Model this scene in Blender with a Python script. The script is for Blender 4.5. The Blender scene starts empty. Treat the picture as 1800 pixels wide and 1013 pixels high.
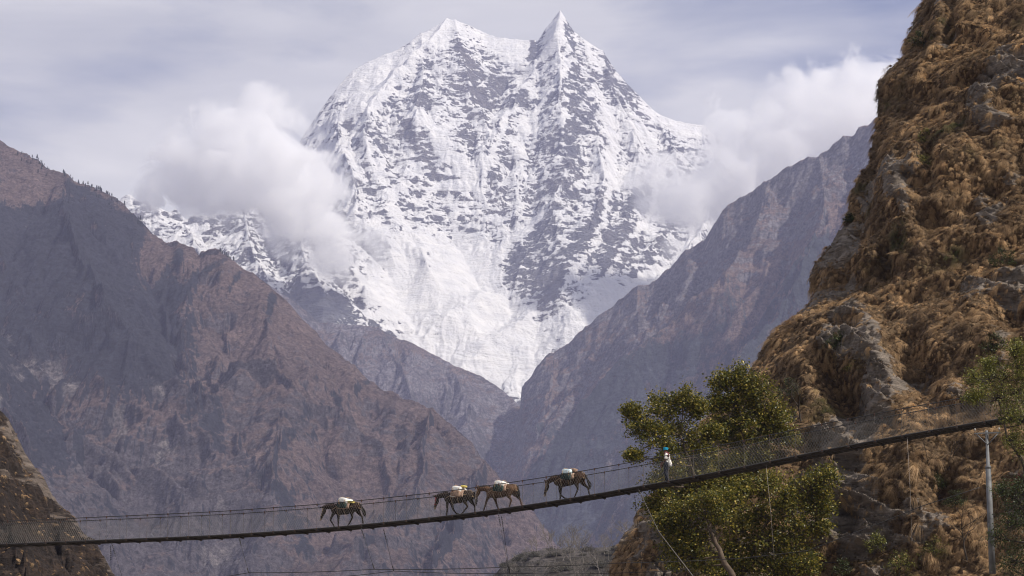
import bpy, bmesh, math, random, time
import numpy as np
from mathutils import Vector, Matrix, Euler
T00 = time.time()
sc = bpy.context.scene
C = sc.collection
R = math.radians
# ------------------------------------------------------------------ camera
PITCH = R(12.0)
F = 4250.0
CZ = 1.7
cam = bpy.data.cameras.new("camera")
cam.lens = 85.0; cam.sensor_width = 36.0; cam.clip_start = 0.5; cam.clip_end = 60000
camo = bpy.data.objects.new("camera", cam); C.objects.link(camo)
camo.location = (0, 0, CZ); camo.rotation_euler = (R(90) + PITCH, 0, 0)
sc.camera = camo
# ------------------------------------------------------------------ light
SUN = Vector((0.62, -0.36, 0.70)).normalized()
sun = bpy.data.lights.new("sun", 'SUN'); sun.energy = 4.8; sun.angle = R(0.5); sun.color = (1.0, 0.93, 0.83)
suno = bpy.data.objects.new("sun", sun); C.objects.link(suno)
suno.rotation_euler = SUN.to_track_quat('Z', 'Y').to_euler()
w = bpy.data.worlds.new("World"); sc.world = w; w.use_nodes = True
nt = w.node_tree; nt.nodes.clear()
def nd(nt, t, **k):
    n = nt.nodes.new(t)
    for a, b in k.items():
        if a.startswith('i_'):
            n.inputs[a[2:].replace('_', ' ')].default_value = b
        else: setattr(n, a, b)
    return n
sky = nd(nt, 'ShaderNodeTexSky', sky_type='NISHITA', sun_disc=False, sun_elevation=math.asin(SUN.z), sun_rotation=math.atan2(SUN.x, SUN.y), altitude=1200)
bg = nd(nt, 'ShaderNodeBackground'); bg.inputs[1].default_value = 0.1
out = nd(nt, 'ShaderNodeOutputWorld')
tc = nd(nt, 'ShaderNodeTexCoord')
mp = nd(nt, 'ShaderNodeMapping'); mp.inputs['Rotation'].default_value = (0, R(-9), 0); mp.inputs['Scale'].default_value = (4.2, 4.2, 13.0); mp.inputs['Location'].default_value = (0.35, 0.0, 0.9)
n1 = nd(nt, 'ShaderNodeTexNoise', i_Scale=1.0, i_Detail=9.0, i_Roughness=0.52, i_Distortion=0.35)
r1 = nd(nt, 'ShaderNodeValToRGB'); r1.color_ramp.elements[0].position = 0.41; r1.color_ramp.elements[1].position = 0.56
mp2 = nd(nt, 'ShaderNodeMapping'); mp2.inputs['Rotation'].default_value = (0, R(-14), 0); mp2.inputs['Scale'].default_value = (7, 7, 30); mp2.inputs['Location'].default_value = (3.1, 0.0, 0.2)
n2 = nd(nt, 'ShaderNodeTexNoise', i_Scale=1.0, i_Detail=7.0, i_Roughness=0.5, i_Distortion=0.5)
r2 = nd(nt, 'ShaderNodeValToRGB'); r2.color_ramp.elements[0].position = 0.3; r2.color_ramp.elements[1].position = 0.7
r2.color_ramp.elements[0].color = (5.0, 5.1, 5.4, 1); r2.color_ramp.elements[1].color = (8.3, 8.1, 7.9, 1)
tint = nd(nt, 'ShaderNodeMix', data_type='RGBA'); tint.inputs[0].default_value = 0.55
tint.inputs[7].default_value = (2.0, 2.35, 3.5, 1)
mx = nd(nt, 'ShaderNodeMix', data_type='RGBA')
L = nt.links.new
L(tc.outputs['Generated'], mp.inputs[0]); L(mp.outputs[0], n1.inputs['Vector']); L(n1.outputs[0], r1.inputs[0])
L(tc.outputs['Generated'], mp2.inputs[0]); L(mp2.outputs[0], n2.inputs['Vector']); L(n2.outputs[0], r2.inputs[0])
L(sky.outputs[0], tint.inputs[6]); L(tint.outputs[2], mx.inputs[6]); L(r2.outputs[0], mx.inputs[7]); L(r1.outputs[0], mx.inputs[0])
L(mx.outputs[2], bg.inputs[0]); L(bg.outputs[0], out.inputs[0])
sc.view_settings.view_transform = 'Standard'; sc.view_settings.look = 'None'
sc.view_settings.exposure = 0.1; sc.view_settings.gamma = 1.0
sc.render.engine = 'CYCLES'
cy = sc.cycles
cy.pixel_filter_type = 'BLACKMAN_HARRIS'; cy.filter_width = 1.05
cy.use_denoising = True; cy.use_adaptive_sampling = False
try:
    cy.denoiser = 'OPENIMAGEDENOISE'; cy.denoising_prefilter = 'ACCURATE'
except Exception: pass
cy.max_bounces = 24; cy.diffuse_bounces = 2; cy.glossy_bounces = 2; cy.transmission_bounces = 2; cy.transparent_max_bounces = 8
cy.volume_bounces = 20; cy.volume_step_rate = 1.0; cy.volume_max_steps = 256

# ------------------------------------------------------------------ pixel rays (reference 1800 x 1013)
def ae(px, py):
    dx = (px - 900.0) / F; dz = (506.5 - py) / F
    d = math.cos(PITCH) - dz * math.sin(PITCH)
    return dx / d, (math.sin(PITCH) + dz * math.cos(PITCH)) / d
def P(px, py, Y):
    a, e = ae(px, py)
    return Vector((a * Y, Y, CZ + e * Y))
# ------------------------------------------------------------------ noise
def _h(ix, iy, iz, s):
    n = (ix * 374761393 + iy * 668265263 + iz * 2147483647 + s * 1274126177).astype(np.uint32)
    n = (n ^ (n >> np.uint32(13))) * np.uint32(1274126177)
    n = (n ^ (n >> np.uint32(15))) * np.uint32(2246822519)
    return (n ^ (n >> np.uint32(16)))
def _hf(ix, iy, iz, s):
    return (_h(ix, iy, iz, s) & np.uint32(0xffff)).astype(np.float32) * np.float32(1 / 65535.0)
def noise2(x, y, s=0):
    x = np.asarray(x, np.float32); y = np.asarray(y, np.float32)
    fx = np.floor(x); fy = np.floor(y); ix = fx.astype(np.int64); iy = fy.astype(np.int64)
    u = x - fx; v = y - fy
    def g(i, j):
        a = _hf(ix + i, iy + j, 0, s) * np.float32(6.2831853)
        return np.cos(a) * (u - i) + np.sin(a) * (v - j)
    su = u * u * u * (u * (u * 6 - 15) + 10); sv = v * v * v * (v * (v * 6 - 15) + 10)
    a = g(0, 0); b = g(1, 0); c = g(0, 1); d = g(1, 1)
    return ((a + (b - a) * su) * (1 - sv) + (c + (d - c) * su) * sv) * 1.5
def noise3(x, y, z, s=0):
    x = np.asarray(x, np.float32); y = np.asarray(y, np.float32); z = np.asarray(z, np.float32)
    fx = np.floor(x); fy = np.floor(y); fz = np.floor(z)
    ix = fx.astype(np.int64); iy = fy.astype(np.int64); iz = fz.astype(np.int64)
    u = x - fx; v = y - fy; t = z - fz
    su = u * u * (3 - 2 * u); sv = v * v * (3 - 2 * v); st = t * t * (3 - 2 * t)
    r = 0
    for i in (0, 1):
        for j in (0, 1):
            for k in (0, 1):
                wgt = (su if i else 1 - su) * (sv if j else 1 - sv) * (st if k else 1 - st)
                r = r + wgt * _hf(ix + i, iy + j, iz + k, s)
    return (r - 0.5) * 2
def fbm2(x, y, o=5, g=0.5, s=0, ridged=False):
    r = 0; a = 1.0; tot = 0
    for k in range(o):
        n = noise2(x, y, s + k)
        if ridged: n = 1 - 2 * np.abs(n)
        r = r + a * n; tot += a; a *= g
        x, y = (x * 1.6 - y * 1.2) + 3.1, (x * 1.2 + y * 1.6) + 1.7
    return r / tot
def fbm3(x, y, z, o=4, g=0.5, s=0, ridged=False):
    r = 0; a = 1.0; tot = 0
    for k in range(o):
        n = noise3(x, y, z, s + k)
        if ridged: n = 1 - 2 * np.abs(n)
        r = r + a * n; tot += a; a *= g; x = x * 2.03 + 5.1; y = y * 2.03 + 9.2; z = z * 2.03 + 2.3
    return r / tot
def sstep(a, b, x):
    t = np.clip((x - a) / (b - a), 0, 1); return t * t * (3 - 2 * t)
def erode(px, py, dx, dy, s):
    ix = np.floor(px); iy = np.floor(py); fx = px - ix; fy = py - iy
    ix = ix.astype(np.int64); iy = iy.astype(np.int64)
    va = 0; vx = 0; vy = 0; wt = 0
    for i in (-1, 0, 1, 2):
        for j in (-1, 0, 1, 2):
            hx = _hf(ix - i, iy - j, 1, s) * 0.5; hy = _hf(ix - i, iy - j, 2, s) * 0.5
            qx = fx + i - hx; qy = fy + j - hy
            wgt = np.exp(-(qx * qx + qy * qy) * 2.0)
            m = (qx * dx + qy * dy) * 6.2831853
            sn = np.sin(m)
            wt = wt + wgt; va = va + np.cos(m) * wgt; vx = vx - sn * dx * wgt; vy = vy - sn * dy * wgt
    return va / wt, vx / wt, vy / wt

# ------------------------------------------------------------------ object helpers
def meta(o, label=None, cat=None, group=None, kind=None):
    if label: o['label'] = label
    if cat: o['category'] = cat
    if group: o['group'] = group
    if kind: o['kind'] = kind
    return o
def np_mesh(name, co, quads=None, tris=None, mat=None, smooth=True, attrs=None, mats=None, midx=None):
    me = bpy.data.meshes.new(name)
    co = np.ascontiguousarray(co, np.float32).reshape(-1, 3)
    nq = 0 if quads is None else len(quads); ntr = 0 if tris is None else len(tris)
    me.vertices.add(len(co)); me.vertices.foreach_set('co', co.ravel())
    me.loops.add(nq * 4 + ntr * 3); me.polygons.add(nq + ntr)
    li = []; st = []
    if nq: li.append(np.asarray(quads, np.int32).ravel()); st.append(np.arange(nq, dtype=np.int32) * 4)
    if ntr: li.append(np.asarray(tris, np.int32).ravel()); st.append(nq * 4 + np.arange(ntr, dtype=np.int32) * 3)
    me.loops.foreach_set('vertex_index', np.concatenate(li)); me.polygons.foreach_set('loop_start', np.concatenate(st))
    if midx is not None: me.polygons.foreach_set('material_index', np.asarray(midx, np.int32))
    me.update(calc_edges=True)
    me.polygons.foreach_set('use_smooth', np.full(nq + ntr, bool(smooth)))
    for k, v in (attrs or {}).items():
        v = np.asarray(v, np.float32)
        if v.ndim == 1 or v.shape[-1] == 1:
            a = me.attributes.new(k, 'FLOAT', 'POINT'); a.data.foreach_set('value', v.ravel())
        else:
            a = me.attributes.new(k, 'FLOAT_VECTOR', 'POINT'); a.data.foreach_set('vector', v.ravel())
    if mats:
        for m in mats: me.materials.append(m)
    elif mat: me.materials.append(mat)
    return me
def link(name, me, parent=None):
    o = bpy.data.objects.new(name, me); C.objects.link(o)
    if parent: o.parent = parent
    return o
def grid_quads(nr, nc):
    i = np.arange(nr - 1)[:, None] * nc + np.arange(nc - 1)[None, :]
    return np.stack([i, i + 1, i + nc + 1, i + nc], -1).reshape(-1, 4)

# ------------------------------------------------------------------ terrain: crest line + foot line + spurs + gullies + erosion
TER = {}
def polyf(pts, col):
    p = sorted(pts); return lambda x: np.interp(x, [q[0] for q in p], [q[col] for q in p])
def terrain(name, crest, foot, pxr, nc, nr, spurs, mat, prof=1.0, seed=0, ero=(60, 260, 5, 1.6), rough=(10, 120), back=(1.0, 700, 14), crest_jit=3.0, maskf=None, k_def=1.1, extra=None, kk=10.0, rough3=(0, 1), calm=(), ext=None):
    cols = np.linspace(pxr[0], pxr[1], nc)
    if ext is not None:
        cols = np.concatenate([np.linspace(ext, pxr[0], 130)[:-1], cols]); nc = len(cols)
    cp = polyf(crest, 1)(cols); cY = polyf(crest, 2)(cols); fp = polyf(foot, 1)(cols); fY = polyf(foot, 2)(cols)
    cp = cp + crest_jit * (fbm2(cols / 22.0, cols * 0 + 3.3 + seed, 4, 0.55, seed + 77))
    kw = np.exp(-np.linspace(-2.2, 2.2, max(5, int(90 / (cols[-1] - cols[-2])))) ** 2) if pxr[1] - pxr[0] > 300 else np.ones(3)
    kw /= kw.sum(); hw_ = len(kw) // 2
    cps = np.convolve(np.pad(cp, (hw_, len(kw) - 1 - hw_), 'edge'), kw, 'valid')
    A = np.empty(nc); EC = np.empty(nc); EF = np.empty(nc); ECS = np.empty(nc)
    for i, x in enumerate(cols):
        A[i], EC[i] = ae(x, cp[i]); _, EF[i] = ae(x, fp[i]); ECS[i] = ae(x, cps[i])[1]
    zc = CZ + EC * cY; zcs = CZ + ECS * cY; zf = CZ + EF * fY
    t = np.linspace(0, 1, nr); nb = back[2]
    tb = np.linspace(0, 1, nb + 1)[1:]
    Yf = fY[None, :] + t[:, None] * (cY - fY)[None, :]
    Z = zf[None, :] + (zcs - zf)[None, :] * (t[:, None] ** prof) + (zc - zcs)[None, :] * t[:, None] ** 5
    Yb = cY[None, :] + tb[:, None] ** 1.5 * back[1]
    Zb = zc[None, :] - back[0] * (Yb - cY[None, :])
    Y = np.vstack([Yf, Yb]).astype(np.float32); Z = np.vstack([Z, Zb]).astype(np.float32)
    X = (A[None, :] * Y).astype(np.float32)
    E0 = (Z[:nr] - CZ) / Y[:nr]
    def lift(px, py, pr):
        a, e = ae(px, py)
        j = int(np.clip(np.searchsorted(A, a), 0, nc - 1))
        y = float(np.interp(e, E0[:, j], Y[:nr, j]))
        y -= pr
        z = CZ + e * y
        return np.array([a * y, y, z - float(np.interp(y, Y[:nr, j], Z[:nr, j]))])
    OFF = np.zeros_like(Z)
    for sp in spurs:
        kind, pts, k = sp[0], sp[1], (sp[2] if len(sp) > 2 else k_def)
        W = [lift(*p) for p in pts]
        for p, q in zip(W[:-1], W[1:]):
            d = q - p; L2 = d[0] ** 2 + d[1] ** 2 + 1e-6
            hz = max(abs(p[2]), abs(q[2])) / k + 6 * kk
            m = (X > min(p[0], q[0]) - hz) & (X < max(p[0], q[0]) + hz) & (Y > min(p[1], q[1]) - hz) & (Y < max(p[1], q[1]) + hz)
            if not m.any(): continue
            xx = X[m]; yy = Y[m]
            s = np.clip(((xx - p[0]) * d[0] + (yy - p[1]) * d[1]) / L2, 0, 1)
            dist = np.hypot(xx - p[0] - s * d[0], yy - p[1] - s * d[1])
            zl = p[2] + s * d[2]
            zz = OFF[m]
            if kind == 'r':
                hh = zl - k * dist
                hx = np.clip(0.5 + 0.5 * (hh - zz) / kk, 0, 1); OFF[m] = zz * (1 - hx) + hh * hx + kk * hx * (1 - hx)
            else:
                hh = zl + k * dist
                hx = np.clip(0.5 - 0.5 * (hh - zz) / kk, 0, 1); OFF[m] = zz * (1 - hx) + hh * hx - kk * hx * (1 - hx)
    OFF *= np.concatenate([sstep(0.0, 0.2, t), np.ones(nb)])[:, None].astype(np.float32)
    OFF = np.where(OFF < 0, OFF * np.concatenate([1 - sstep(0.80, 0.97, t), np.zeros(nb)])[:, None].astype(np.float32), OFF)
    Z = Z + OFF
    Jxa = np.gradient(X, axis=1); Jya = np.gradient(Y, axis=1); Jxt = np.gradient(X, axis=0); Jyt = np.gradient(Y, axis=0)
    det = Jxa * Jyt - Jya * Jxt; det = np.where(np.abs(det) < 1e-6, 1e-6, det)
    def grad(Z):
        za = np.gradient(Z, axis=1); zt = np.gradient(Z, axis=0)
        return (za * Jyt - zt * Jya) / det, (Jxa * zt - Jxt * za) / det
    # fade of displacement close to the crest keeps the skyline where it stands
    tt = np.concatenate([t, 1 + tb])[:, None]
    fade = (0.25 + 0.75 * sstep(0.0, 0.10, np.abs(tt - 1))).astype(np.float32)
    amp, wav, octs, dirs = ero
    av = X / Y; evv = (Z - CZ) / Y
    for (cx_, cy_, rx_, ry_, am_) in calm:
        a0_, e0_ = ae(cx_, cy_); fade = fade * (1 - am_ * np.exp(-(((av - a0_) * F / rx_) ** 2 + ((evv - e0_) * F / ry_) ** 2)))
    gx, gy = grad(Z)
    # light smoothing of gradient directions
    for _ in range(3):
        gx = (gx + np.roll(gx, 3, 0) + np.roll(gx, -3, 0) + np.roll(gx, 3, 1) + np.roll(gx, -3, 1)) / 5
        gy = (gy + np.roll(gy, 3, 0) + np.roll(gy, -3, 0) + np.roll(gy, 3, 1) + np.roll(gy, -3, 1)) / 5
    wx = fbm2(X / (wav * 2.2), Y / (wav * 2.2), 4, 0.6, seed + 11) * wav * 0.6
    wy = fbm2(X / (wav * 2.2) + 9, Y / (wav * 2.2), 4, 0.6, seed + 12) * wav * 0.6
    ex = 0; ey = 0; H = 0; a = 1.0; f = 1.0
    steep = 1 - 0.85 * sstep(1.5, 2.6, np.hypot(gx, gy))
    for o in range(octs):
        ddx = (gy + ey * 0.9) * dirs; ddy = -(gx + ex * 0.9) * dirs
        ln = np.sqrt(ddx * ddx + ddy * ddy) + 1e-4; c = np.minimum(ln, 1.5) / ln * 0.75
        va, vx, vy = erode((X + wx) / wav * f, (Y + wy) / wav * f, ddx * c, ddy * c, seed + o)
        H = H + va * a; ex = ex + vx * a * 0.5; ey = ey + vy * a * 0.5
        a *= 0.52; f *= 1.95
    low = 0.65 + 0.5 * fbm2(X / (wav * 3), Y / (wav * 3), 2, 0.5, seed + 5)
    Z = Z + (H - 0.45) * amp * fade * low * steep
    Z = Z + rough[0] * fade * steep * fbm2(X / rough[1] + wx / wav, Y / rough[1], 6, 0.5, seed + 40, ridged=True)
    if rough3[0]:
        w3 = rough3[1]
        q3 = fbm3(X / w3, Y / w3, Z / w3, 4, 0.55, seed + 60, ridged=True)
        Z = Z + rough3[0] * fade * q3
    if extra is not None: Z = Z + extra(X, Y, Z, fade)
    gx, gy = grad(Z)
    nz = 1 / np.sqrt(1 + gx * gx + gy * gy)
    at = maskf(X, Y, Z, nz, gx, gy, H, tt + 0 * Z, A) if maskf else {}
    co = np.stack([X, Y, Z], -1)
    me = np_mesh(name, co, quads=grid_quads(nr + nb, nc), mat=mat, smooth=True, attrs={k: v.ravel() for k, v in at.items()})
    TER[name] = (X, Y, Z, nr, at)
    o = link(name, me); o['kind'] = 'structure'
    print(name, 'built', round(time.time() - T00, 1)); return o

# ------------------------------------------------------------------ materials
def new_mat(name):
    m = bpy.data.materials.new(name); m.use_nodes = True
    t = m.node_tree; b = t.nodes['Principled BSDF']; b.inputs['Roughness'].default_value = 0.9
    b.inputs['Specular IOR Level'].default_value = 0.2
    return m, t, b
def simple(name, col, rough=0.7, var=0.25, scale=6.0, metal=0.0, spec=0.3, bump=0.0):
    m, t, b = new_mat(name)
    tc = nd(t, 'ShaderNodeTexCoord'); n = nd(t, 'ShaderNodeTexNoise', i_Scale=scale, i_Detail=5.0)
    r = nd(t, 'ShaderNodeValToRGB'); r.color_ramp.elements[0].position = 0.3; r.color_ramp.elements[1].position = 0.7
    r.color_ramp.elements[0].color = tuple(c * (1 - var) for c in col) + (1,); r.color_ramp.elements[1].color = tuple(min(1, c * (1 + var)) for c in col) + (1,)
    t.links.new(tc.outputs['Object'], n.inputs['Vector']); t.links.new(n.outputs[0], r.inputs[0]); t.links.new(r.outputs[0], b.inputs['Base Color'])
    b.inputs['Roughness'].default_value = rough; b.inputs['Metallic'].default_value = metal; b.inputs['Specular IOR Level'].default_value = spec
    if bump:
        bp = nd(t, 'ShaderNodeBump'); bp.inputs['Strength'].default_value = bump; bp.inputs['Distance'].default_value = 0.05
        t.links.new(n.outputs[0], bp.inputs['Height']); t.links.new(bp.outputs[0], b.inputs['Normal'])
    return m
def attr(t, name): return nd(t, 'ShaderNodeAttribute', attribute_name=name)
def mixc(t, fac, a, b, bt='MIX'):
    m = nd(t, 'ShaderNodeMix', data_type='RGBA', blend_type=bt)
    for v, i in ((fac, 0), (a, 6), (b, 7)):
        if hasattr(v, 'is_linked') or hasattr(v, 'links'): t.links.new(v, m.inputs[i])
        elif i == 0: m.inputs[0].default_value = v
        else: m.inputs[i].default_value = tuple(v) + ((1,) if len(v) == 3 else ())
    return m.outputs[2]
def noise_n(t, vec, scale, detail=5, rough=0.55, dist=0.0):
    n = nd(t, 'ShaderNodeTexNoise', i_Scale=scale, i_Detail=float(detail), i_Roughness=rough, i_Distortion=dist)
    if vec is not None: t.links.new(vec, n.inputs['Vector'])
    return n.outputs[0]
def ramp(t, fac, a, b, ca=(0, 0, 0), cb=(1, 1, 1)):
    r = nd(t, 'ShaderNodeValToRGB'); e = r.color_ramp.elements
    e[0].position = a; e[1].position = b; e[0].color = tuple(ca) + (1,); e[1].color = tuple(cb) + (1,)
    t.links.new(fac, r.inputs[0]); return r.outputs[0]
def mapn(t, vec, scale=(1, 1, 1), rot=(0, 0, 0), loc=(0, 0, 0)):
    m = nd(t, 'ShaderNodeMapping'); m.inputs['Scale'].default_value = scale; m.inputs['Rotation'].default_value = rot; m.inputs['Location'].default_value = loc
    t.links.new(vec, m.inputs[0]); return m.outputs[0]
def bump(t, h, dist, strength=1.0, nrm=None):
    b = nd(t, 'ShaderNodeBump'); b.inputs['Strength'].default_value = strength; b.inputs['Distance'].default_value = dist
    t.links.new(h, b.inputs['Height'])
    if nrm is not None: t.links.new(nrm, b.inputs['Normal'])
    return b.outputs[0]
def mth(t, op, a, b=None, c=None):
    n = nd(t, 'ShaderNodeMath', operation=op)
    for i, v in enumerate((a, b, c)):
        if v is None: continue
        if hasattr(v, 'links'): t.links.new(v, n.inputs[i])
        else: n.inputs[i].default_value = v
    return n.outputs[0]

# ---- snow mountain material
M_snow, t, b = new_mat('snow_and_rock')
pos = nd(t, 'ShaderNodeNewGeometry').outputs['Position']
sn = attr(t, 'snow').outputs['Fac']
strata = noise_n(t, mapn(t, pos, (0.009, 0.009, 0.038), (0, R(-46), 0)), 1.0, 8, 0.70, 1.5)
fine = noise_n(t, pos, 0.045, 8, 0.7)
tot = mth(t, 'ADD', sn, mth(t, 'MULTIPLY', mth(t, 'SUBTRACT', strata, 0.5), 2.1))
tot = mth(t, 'ADD', tot, mth(t, 'MULTIPLY', mth(t, 'SUBTRACT', fine, 0.5), 1.7))
mask = ramp(t, tot, 0.42, 0.60)
rockc = mixc(t, ramp(t, noise_n(t, pos, 0.004, 6), 0.4, 0.6), (0.23, 0.235, 0.25), (0.34, 0.31, 0.295))
rockc = mixc(t, ramp(t, fine, 0.35, 0.7), (0.14, 0.145, 0.165), rockc)
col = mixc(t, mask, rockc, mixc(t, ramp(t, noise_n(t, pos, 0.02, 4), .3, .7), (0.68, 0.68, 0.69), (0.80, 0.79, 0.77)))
t.links.new(col, b.inputs['Base Color'])
hh = mth(t, 'ADD', strata, mth(t, 'MULTIPLY', fine, 0.8))
hh = mth(t, 'MULTIPLY', hh, mth(t, 'SUBTRACT', 1.5, mask))
t.links.new(bump(t, hh, 22.0, 1.0), b.inputs['Normal'])

# ---- brown mountains: grass facets, woodland with painted shade, scree, rock
def hill_mat(name, grass, grass2, forest_and_shade, rock, scree, sc_=1.0, snowy=False):
    m, t, b = new_mat(name)
    pos = nd(t, 'ShaderNodeNewGeometry').outputs['Position']
    f = noise_n(t, pos, 0.06 * sc_, 9, 0.8); f2 = noise_n(t, pos, 0.012 * sc_, 8, 0.7); big = noise_n(t, pos, 0.0022 * sc_, 5, 0.6)
    strata = noise_n(t, mapn(t, pos, (0.014 * sc_, 0.014 * sc_, 0.04 * sc_), (0, R(22), 0)), 1.0, 8, 0.74, 1.0)
    g = mixc(t, ramp(t, f2, 0.35, 0.65), grass, grass2)
    g = mixc(t, ramp(t, f, 0.56, 0.70), g, forest_and_shade)
    rk = mth(t, 'ADD', attr(t, 'rock').outputs['Fac'], mth(t, 'MULTIPLY', mth(t, 'SUBTRACT', strata, 0.5), 1.3))
    g = mixc(t, ramp(t, rk, 0.48, 0.62), g, mixc(t, ramp(t, f, 0.35, 0.65), rock, tuple(c * 2.0 for c in rock)))
    fo = mth(t, 'ADD', attr(t, 'forest_and_shade').outputs['Fac'], mth(t, 'MULTIPLY', mth(t, 'SUBTRACT', f2, 0.5), 1.2))
    fo = mth(t, 'ADD', fo, mth(t, 'MULTIPLY', mth(t, 'SUBTRACT', f, 0.5), 0.9))
    g = mixc(t, ramp(t, fo, 0.42, 0.62), g, mixc(t, ramp(t, f, 0.3, 0.7), forest_and_shade, tuple(c * 1.9 for c in forest_and_shade)))
    s = mth(t, 'ADD', attr(t, 'scree').outputs['Fac'], mth(t, 'MULTIPLY', mth(t, 'SUBTRACT', f2, 0.5), 1.4))
    g = mixc(t, mth(t, 'MULTIPLY', ramp(t, s, 0.5, 0.66), ramp(t, f, 0.4, 0.55)), g, scree)
    if snowy:
        s = mth(t, 'ADD', attr(t, 'snow').outputs['Fac'], mth(t, 'MULTIPLY', mth(t, 'SUBTRACT', f2, 0.5), 1.6))
        s = mth(t, 'ADD', s, mth(t, 'MULTIPLY', mth(t, 'SUBTRACT', f, 0.5), 1.2))
        g = mixc(t, ramp(t, s, 0.55, 0.7), g, (0.7, 0.7, 0.72))
    f3 = noise_n(t, pos, 0.17 * sc_, 6, 0.85)
    g = mixc(t, 1.0, g, ramp(t, f3, 0.40, 0.60, (0.42, 0.42, 0.45), (1.45, 1.43, 1.42)), 'MULTIPLY')
    g = mixc(t, 1.0, g, ramp(t, strata, 0.36, 0.64, (0.8, 0.8, 0.8), (1.18, 1.18, 1.18)), 'MULTIPLY')
    t.links.new(g, b.inputs['Base Color'])
    h = mth(t, 'ADD', mth(t, 'MULTIPLY', f, 1.0), mth(t, 'MULTIPLY', strata, 0.45))
    t.links.new(bump(t, h, 15.0 / sc_, 1.0), b.inputs['Normal'])
    return m
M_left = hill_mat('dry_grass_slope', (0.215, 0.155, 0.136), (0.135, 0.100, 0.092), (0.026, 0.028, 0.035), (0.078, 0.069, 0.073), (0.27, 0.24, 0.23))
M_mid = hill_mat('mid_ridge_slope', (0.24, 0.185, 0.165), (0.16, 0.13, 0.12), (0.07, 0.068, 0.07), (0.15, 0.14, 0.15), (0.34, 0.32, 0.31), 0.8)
M_right = hill_mat('right_ridge_slope', (0.27, 0.19, 0.155), (0.17, 0.13, 0.115), (0.040, 0.048, 0.053), (0.14, 0.13, 0.135), (0.42, 0.35, 0.32), 0.8, True)  # grass and scree lightened so sunlit facets are painted into the colour

def inv_px(X, Y, Z):
    """elevation/azimuth tangents of points: used only to say how high on the mountain they are"""
    return X / Y, (Z - CZ) / Y

# ---- A: snow massif
A_crest = [(120, 430, 6900), (180, 392, 6950), (215, 350, 7000), (228, 347, 7000), (236, 350, 7000), (262, 365, 7000), (300, 385, 7050), (340, 398, 7100), (380, 385, 7200), (430, 370, 7300), (500, 330, 7500), (530, 245, 7700), (560, 200, 7750), (590, 158, 7800), (620, 125, 7850), (650, 108, 7880), (690, 92, 7920), (740, 63, 7950), (765, 48, 7980), (785, 37, 8000), (800, 38, 8000), (820, 46, 8000), (850, 58, 8050), (880, 68, 8030), (920, 73, 8030), (945, 74, 8020), (958, 54, 8005), (975, 33, 8000), (985, 24, 8000), (996, 38, 8000), (1010, 58, 8000), (1035, 75, 8000), (1060, 92, 8000), (1080, 122, 8000), (1100, 145, 8000), (1150, 198, 8000), (1190, 216, 8000), (1240, 224, 8000), (1256, 242, 8000), (1290, 275, 7950), (1350, 330, 7900), (1450, 420, 7800), (1500, 450, 7800)]
A_foot = [(120, 700, 6100), (520, 740, 6150), (880, 780, 6250), (1500, 800, 6400)]
A_sp = [
 ('r', [(785, 37, 0), (750, 78, 60), (695, 128, 90), (655, 178, 100), (592, 208, 90), (548, 232, 40)]),
 ('r', [(655, 178, 100), (640, 240, 130), (668, 300, 120), (690, 360, 90), (730, 430, 60)]),
 ('r', [(592, 208, 90), (600, 270, 140), (640, 350, 150), (680, 420, 110)]),
 ('r', [(985, 24, 0), (972, 70, 50), (940, 112, 50), (915, 150, 60), (880, 215, 70), (850, 290, 80), (835, 350, 60)], .9),
 ('r', [(985, 24, 0), (1003, 95, 20), (1018, 170, 30), (1000, 240, 40), (1005, 300, 55), (965, 380, 100), (920, 450, 140), (882, 525, 130)], .7),
 ('r', [(1018, 170, 30), (1050, 250, 60), (1070, 320, 90), (1040, 400, 130), (985, 480, 120), (950, 570, 50)], .75),
 ('r', [(1060, 92, 0), (1075, 160, 60), (1110, 220, 90), (1130, 290, 120), (1110, 340, 130)]),
 ('r', [(1110, 340, 110), (1090, 420, 130), (1045, 500, 120), (1005, 560, 90), (960, 610, 30)], .75),
 ('r', [(1150, 198, 0), (1190, 280, 90), (1190, 350, 130), (1160, 430, 130), (1090, 500, 90), (1010, 600, 20)], .75),
 ('r', [(1256, 242, 0), (1260, 330, 100), (1230, 420, 120), (1150, 510, 90)]),
 ('r', [(800, 40, 0), (812, 110, 60), (840, 170, 70), (860, 240, 60), (830, 330, 60)]),
 ('r', [(740, 63, 0), (745, 140, 60), (730, 200, 80), (770, 280, 60), (800, 340, 60), (800, 420, 50)]),
 ('r', [(215, 350, 0), (262, 362, 80), (320, 392, 160), (380, 392, 260), (430, 380, 330), (470, 400, 330), (525, 428, 330), (560, 412, 300), (585, 428, 280), (606, 470, 230), (640, 510, 180), (650, 560, 130), (720, 600, 60)], 0.95),
 ('r', [(430, 380, 330), (440, 440, 380), (470, 500, 390), (540, 545, 330)], 0.9),
 ('r', [(525, 428, 330), (540, 480, 360), (600, 545, 300), (650, 575, 200)], 0.9),
 ('r', [(320, 392, 160), (350, 440, 260), (400, 490, 300)], 0.9),
 ('g', [(945, 74, 10), (925, 110, -50), (890, 160, -80), (860, 215, -60)], 1.0),
 ('g', [(760, 300, -40), (780, 360, -90), (800, 430, -120), (850, 520, -90), (900, 610, -40)], 0.55),
 ('r', [(740, 440, 30), (755, 480, 60), (770, 500, 30)], 1.0),
 ('r', [(745, 600, 20), (790, 560, 50), (850, 520, 40)], 0.7),
 ('r', [(800, 660, 30), (850, 610, 60), (930, 560, 40)], 0.7),
]
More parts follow.
